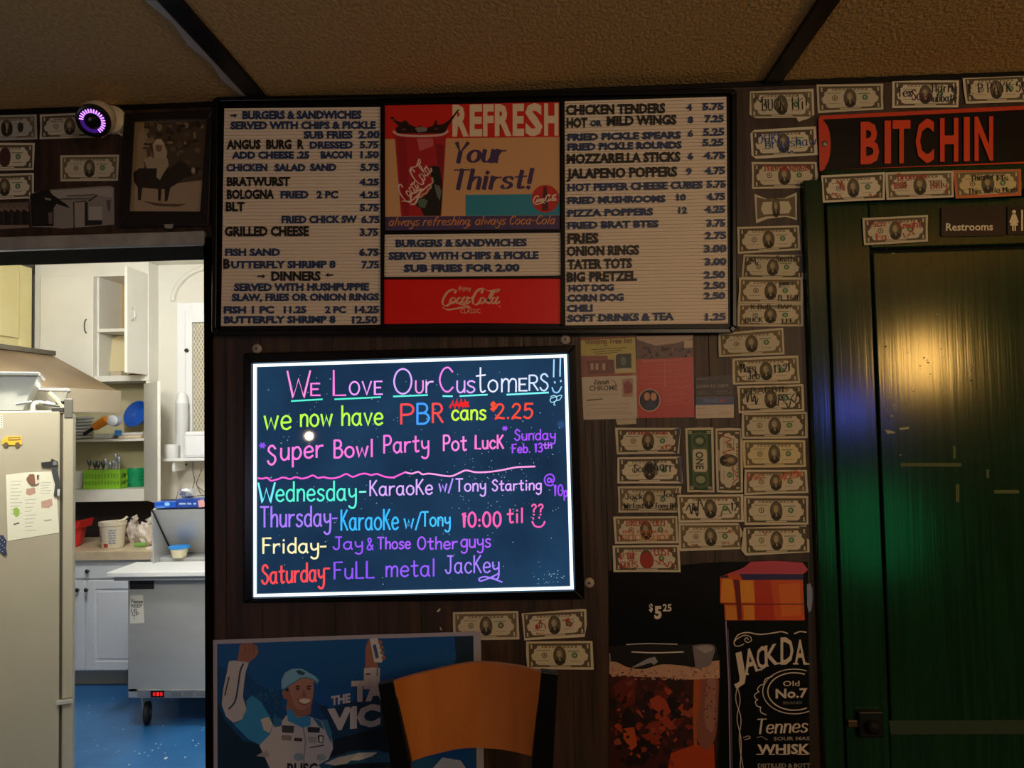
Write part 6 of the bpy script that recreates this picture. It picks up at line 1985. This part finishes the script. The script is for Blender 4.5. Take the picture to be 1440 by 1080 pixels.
# an arched moulding over it
b = MB()
ac = P(300, 455, RY + 0.02)
b.tube([(ac.x - 0.30 * math.cos(R(t)), RY + 0.03, wzt + 0.02 + 0.24 * math.sin(R(t))) for t in range(0, 100, 10)], 0.02, MAT_CREAM, 8)
struct(b.build('trim_8', smooth=True))
SY_ = 3.36
shz = Zk(646, SY_)
b = MB()
b.box((X(229, SY_), SY_, shz - 0.02), (wx1, RY - 0.001, shz), WHITE, 0.003)
b.box((X(229, SY_) + 0.05, SY_ + 0.03, shz - 0.09), (X(229, SY_) + 0.07, RY - 0.001, shz - 0.02), WHITE)
tag(b.build('wall_shelf'), 'narrow white wall shelf below the wire meshed window', 'shelf')
for k in range(11):
    b = MB()
    b.lathe((X(256, SY_ + .135), SY_ + 0.135, shz + k * 0.027), [(0.03, 0), (0.044, 0.105), (0.046, 0.108), (0.042, 0.108), (0.028, 0.004), (0.001, 0.004)][::1] if k == 0 else [(0.036, 0.06), (0.044, 0.105), (0.046, 0.108), (0.042, 0.108), (0.034, 0.064)], WHITE, 24, close=(k == 0))
    if k == 10:
        b.lathe((X(256, SY_ + .135), SY_ + 0.135, shz + k * 0.027 + 0.1), [(0.044, 0), (0.034, 0.06), (0.022, 0.085), (0.001, 0.09)], WHITE, 24)
    tag(b.build('foam_cup', smooth=True), 'white foam cup in the tall stack on the white wall shelf', 'cup', 'stacked foam cups on the wall shelf')
b = MB()
b.lathe((X(241, SY_ + .05), SY_ + 0.052, shz + .0005), [(0.045, 0), (0.048, 0.004), (0.05, 0.09), (0.046, 0.094), (0.001, 0.094)], WHITE, 24)
tag(b.build('white_canister', smooth=True), 'short white canister at the left end of the white wall shelf', 'canister')
b = MB()
b.box((X(257.5, SY_), SY_ + 0.005, shz + .0005), (wx1, SY_ + 0.08, shz + 0.165), M('eeeef0', 0.4), 0.02)
b.box((X(260, SY_), SY_ + 0.0, shz + 0.15), (wx1, SY_ + 0.085, shz + 0.18), M('eeeef0', 0.4), 0.008)
tag(b.build('lidded_tub'), 'large white lidded tub right of the foam cup stack', 'tub')
PY_ = 3.58
b = MB()
WR = M('6f685e', 0.4, 0.6)
q = [(272, 650), (271, 662), (274, 676), (270, 690), (262, 700)]
b.tube([P(x, y, PY_ - 0.06) for x, y in q], 0.003, WR, 6)
b.tube([P(x, y, PY_ - 0.06) for x, y in [(284, 660), (276, 680), (282, 694), (288, 692), (277, 684)]], 0.003, WR, 6)
b.tube([P(x, y, PY_ - 0.06) for x, y in [(248, 702), (250, 692), (258, 700), (270, 698), (291, 696)]], 0.003, WR, 6)
b.tube([P(272, 650, PY_ - 0.06), P(272, 650, 3.59)], 0.003, WR, 6)
tag(b.build('wire_rack'), 'bent wire rack hanging under the white wall shelf', 'wire rack')
b = MB()
c = P(263, 653, 3.59)
b.lathe((c.x, 3.59, c.z), [(0.004, 0), (0.004, 0.03), (0.013, 0.034), (0.013, 0.046), (0.001, 0.05)], M('26221e', 0.5), 14, (0, -1, 0))
tag(b.build('wall_peg', smooth=True), 'round dark peg on the wall just below the white wall shelf', 'peg')
b = MB(lambda x, y, l: P(x, y, 3.589 - l))
b.slab([(244, 690), (268, 682), (270, 697), (246, 700)], M('d8d2c6', 0.6), 0, 0.002)
tag(b.build('paper_slip'), 'pale paper slip on the wall under the wire rack', 'paper')

# ------------------------------------------------------------------ refrigerator, turned so that its side faces the doorway
FY = 1.10
pt = P(104, 600, FY)
ray = Vector((pt.x - CAM.x, pt.y - CAM.y, 0)).normalized()
ray = (ray + Vector((0.012, 0, 0))).normalized()
u_ = Vector((ray.y, -ray.x, 0))                   # along the side panel toward the doors
fz = P(50, 578, FY).z
O = Vector((pt.x, pt.y, 0))


def fp(a, d_, z):
    """a metres back from the door face, d_ metres behind the side panel, at height z"""
    return O - u_ * a + ray * d_ + Vector((0, 0, z))


def fbox(b, a0, a1, d0, d1, z0, z1, m):
    b.hexa([fp(a0, d0, z0), fp(a1, d0, z0), fp(a1, d1, z0), fp(a0, d1, z0)], [fp(a0, d0, z1), fp(a1, d0, z1), fp(a1, d1, z1), fp(a0, d1, z1)], m)


sc_ = (pt - CAM).length / FPX * 1.12              # metres per pixel on the side panel, roughly


def on_side(px, py, l):
    """the point of the side panel that the photograph shows at px, py"""
    d = FW + RT * ((px - 720) / FPX) + UP * ((540 - py) / FPX)
    t = (O - ray * l - CAM).dot(ray) / d.dot(ray)
    return CAM + d * t


def a_of(px):
    return (O - on_side(px, 700, 0)).dot(u_)


a_gap0, a_gap1 = a_of(88), a_of(84.5)
zsplit = on_side(95, 985, 0).z
g = thing('refrigerator', 'worn almond refrigerator plastered with magnets and papers, left in the kitchen doorway', 'refrigerator', fp(0.4, 0.35, 0))
b = MB()
fbox(b, a_gap1, 0.80, 0, 0.72, 0.04, fz, MAT_FRIDGE)
fbox(b, a_gap1 + .02, 0.78, 0.02, 0.70, 0.0, 0.04, M('1a1a1a', 0.6))
b.build('cabinet_body', g, bevel=0.006)
b = MB()
fbox(b, a_gap0, a_gap1, 0.012, 0.71, 0.06, fz - 0.01, M('4a4232', 0.7))
b.build('door_gasket', g)
b = MB()
fbox(b, 0, a_gap0, 0, 0.72, zsplit + 0.006, fz - 0.012, MAT_FRIDGE)
b.build('door', g, bevel=0.006)
b = MB()
fbox(b, 0, a_gap0, 0, 0.72, 0.07, zsplit - 0.010, MAT_FRIDGE)
b.build('door', g, bevel=0.006)
b = MB()
fbox(b, 0.004, a_gap1 + 0.01, -0.006, 0.05, zsplit - 0.010, zsplit + 0.004, M('c9c6b8', 0.35, 0.4))
b.build('hinge', g)
b = MB()
fbox(b, 0.004, a_gap0 - 0.004, -0.004, 0.07, fz - 0.03, fz + 0.045, M('5f5c54', 0.45, 0.2))
fbox(b, a_gap0 - 0.004, a_gap1 + 0.03, 0.0, 0.06, fz - 0.006, fz + 0.012, M('3c3a34', 0.45, 0.2))
b.build('hinge', g, bevel=0.003)
fm = MB(on_side, (0, 500, 4.8))
fm.slab([(40, 805), (160, 790), (380, 780), (388, 1020), (400, 1195), (52, 1252)], M('d5d3bd', 0.6), 0.0006, 0.0012)
for k in range(10):
    fm.stroke([(72, 850 + k * 24), (148 - (k % 3) * 12, 848 + k * 24)], 3, M('8a9284', .6), 0.0014)
for k in range(9):
    fm.stroke([(170, 975 + k * 26), (245 - (k % 4) * 10, 970 + k * 26)], 3, M('8a9284', .6), 0.0014)
for k in range(5):
    fm.stroke([(275, 860 + k * 18), (345 - (k % 3) * 10, 855 + k * 18)], 3, M('8a9284', .6), 0.0014)
fm.poly([(90, 1035), (110, 1022), (132, 1040), (130, 1080), (108, 1092), (90, 1070)], M('8fae4a', .6), 0.0014)
fm.poly([(178, 900), (235, 890), (240, 930), (200, 945), (176, 935)], M('b08a78', .6), 0.0014)
fm.poly([(278, 985), (350, 965), (356, 1010), (330, 1030), (280, 1028)], M('b3907e', .6), 0.0014)
fm.stroke([(95, 1140), (128, 1130)], 10, M('5c6258', .6), 0.0014)
fm.stroke([(300, 1115), (345, 1110)], 10, M('9aa09a', .6), 0.0014)
tag(fm.build('menu_sheet'), 'pale printed menu sheets taped to the refrigerator side', 'paper')
fm = MB(on_side, (0, 500, 4.8))
fm.slab([(45, 545), (145, 543), (150, 600), (120, 606), (48, 604), (15, 600), (12, 572)], M('c9a52c', 0.5), 0, 0.004)
fm.poly([(55, 552), (136, 550), (138, 572), (56, 575)], M('8a6a24', .5), 0.0044)
for x in (40, 118):
    fm.oval(x, 603, 17, 18, M('5c4a30', .5), 0.0046, 14)
fm.stroke([(62, 562), (130, 560)], 4, M('d8c060', .5), 0.0048)
tag(fm.build('truck_magnet'), 'yellow truck shaped magnet on the refrigerator side above the papers', 'magnet')
fm = MB(on_side, (0, 500, 4.8))
fm.slab([(278, 722), (340, 715), (350, 695), (372, 708), (388, 712), (390, 745), (368, 752), (280, 748)], M('26282a', 0.4), 0.002, 0.008)
fm.slab([(345, 752), (385, 748), (400, 830), (408, 925), (388, 952), (362, 945), (372, 870), (350, 790)], M('3c4042', 0.4), 0.002, 0.008)
fm.slab([(355, 715), (380, 712), (384, 738), (358, 742)], M('8a9090', 0.35, 0.6), 0.008, 0.011)
fm.slab([(386, 905), (405, 900), (402, 945), (388, 950)], M('c9cdca', 0.35, 0.3), 0.008, 0.010)
tag(fm.build('pistol_magnet'), 'black pistol shaped magnet near the front edge of the refrigerator side', 'magnet')
fm = MB(on_side, (0, 500, 4.8))
fm.slab([(178, 830), (200, 800), (232, 800), (240, 870), (215, 876), (192, 855)], M('7c5844', 0.5), 0, 0.006)
fm.slab([(232, 808), (265, 800), (262, 860), (240, 872)], M('d8ccb4', 0.5), 0, 0.006)
fm.poly([(250, 806), (262, 804), (260, 838), (250, 840)], M('3a2c24', .5), 0.0064)
tag(fm.build('mug_magnet'), 'small brown mug shaped magnet pinning the menu sheets', 'magnet')
fm = MB(on_side, (0, 500, 4.8))
fm.slab([(-60, 1215), (20, 1212), (45, 1250), (40, 1300), (48, 1340), (30, 1350), (-60, 1260)], M('2a3350', 0.6), 0, 0.005)
for k in range(8):
    fm.oval(2 + (k % 3) * 14, 1232 + k * 13, 3, 3, M('c9ccd8', .6), 0.0054, 6)
tag(fm.build('starred_ribbon'), 'navy ribbon with white dots at the left edge of the refrigerator', 'ribbon')
fm = MB(on_side, (0, 500, 4.8))
fm.slab([(-30, 405), (18, 400), (20, 490), (-30, 495)], M('c3c0ae', 0.6), 0, 0.001)
for k in range(6):
    fm.stroke([(6 + k % 2, 412 + k * 14), (14, 411 + k * 14)], 4, M('3a3a38', .6), 0.0013)
tag(fm.build('sticker'), 'pale sticker with dark print at the top left of the refrigerator', 'sticker')
# on its top
b = MB()
FOI = M('bcc2c2', 0.28, 0.75)


def tray(b, a0, a1, d0, d1, z0, z1, fl, m):
    lo = [fp(a0 + fl, d0 + fl, z0), fp(a1 - fl, d0 + fl, z0), fp(a1 - fl, d1 - fl, z0), fp(a0 + fl, d1 - fl, z0)]
    hi = [fp(a0, d0, z1), fp(a1, d0, z1), fp(a1, d1, z1), fp(a0, d1, z1)]
    b.raw(lo + hi, [(0, 1, 2, 3), (0, 4, 5, 1), (1, 5, 6, 2), (2, 6, 7, 3), (3, 7, 4, 0)], m)
    for i in range(4):
        j = (i + 1) % 4
        b.tube([hi[i], hi[j]], 0.007, m, 6)


a55, ztp = a_of(52), on_side(30, 524, 0).z
tray(b, a55, 0.72, 0.06, 0.50, fz + 0.004, ztp, 0.055, FOI)
tag(b.build('foil_pan'), 'deep silver foil pan on top of the refrigerator', 'pan')
b = MB()
tray(b, a_of(92), a_of(36) + 0.02, 0.54, 0.71, fz + 0.004, fz + 0.10, 0.03, M('b9b7b0', 0.35, 0.5))
tag(b.build('baking_tray'), 'grey metal tray behind the foil pan on top of the refrigerator', 'tray')
b = MB()
b.tube([on_side(46, 578, -0.08), on_side(46.5, 570, -0.08), on_side(49, 566.5, -0.08), on_side(54, 566, -0.08)], 0.008, M('e6e2d8', 0.4), 8)
tag(b.build('hook_handle', smooth=True), 'white curved handle standing on top of the refrigerator', 'handle')
b = MB()
b.tube([on_side(89, 574, -0.06), on_side(80, 562, -0.06), on_side(69, 552, -0.06)], 0.008, M('d9c9a0', 0.5), 8)
b.box(tuple(on_side(90, 579, -0.06) + Vector((-0.03, -0.01, 0.03))), tuple(on_side(90, 579, -0.06) + Vector((0.0, 0.01, 0.044))), M('2c2a28', 0.5), 0.004)
tag(b.build('paint_brush', smooth=True), 'wooden handled brush leaning up from the refrigerator top beside the hinge', 'brush')
b = MB()
for k, (x0, y0, x1, y1, c) in enumerate(((22, 574, 45, 571, '7d7f7c'), (60, 573, 84, 577, '55564f'), (54, 571, 74, 575, '9aa09a'), (64, 571, 88, 579, '3c3d38'))):
    b.tube([on_side(x0, y0, -0.05 - k * 0.012) + Vector((0, 0, 0.016)), on_side(x1, y1, -0.05 - k * 0.012) + Vector((0, 0, 0.016))], 0.006, M(c, 0.4, 0.5), 8)
tag(b.build('metal_tongs', smooth=True), 'grey metal tongs lying on the refrigerator top', 'tongs')

random.seed(8)
fl = MB()
for k in range(140):
    x, y = random.uniform(-2.9, -1.1), random.uniform(1.9, 3.1) if k % 3 else random.uniform(1.4, 2.4)
    q_ = Vector((x, y, 0)) - O
    if -0.06 < q_.dot(ray) < 0.8 and -0.06 < -q_.dot(u_) < 0.9:
        continue
    r = random.choice([0.003, 0.004, 0.005, 0.011 if k % 9 == 0 else 0.004])
    n = 6
    pp = [(x + r * random.uniform(.6, 1.3) * math.cos(i * 1.047), y + r * random.uniform(.6, 1.3) * math.sin(i * 1.047), 0.0) for i in range(n)]
    fl.hexa(pp, [(a, c_, 0.002) for a, c_, _ in pp], M('cfd8e0', 0.6))
o = fl.build('crumbs')
o['kind'] = 'stuff'
tag(o, 'pale crumbs scattered over the blue kitchen floor', 'crumbs')
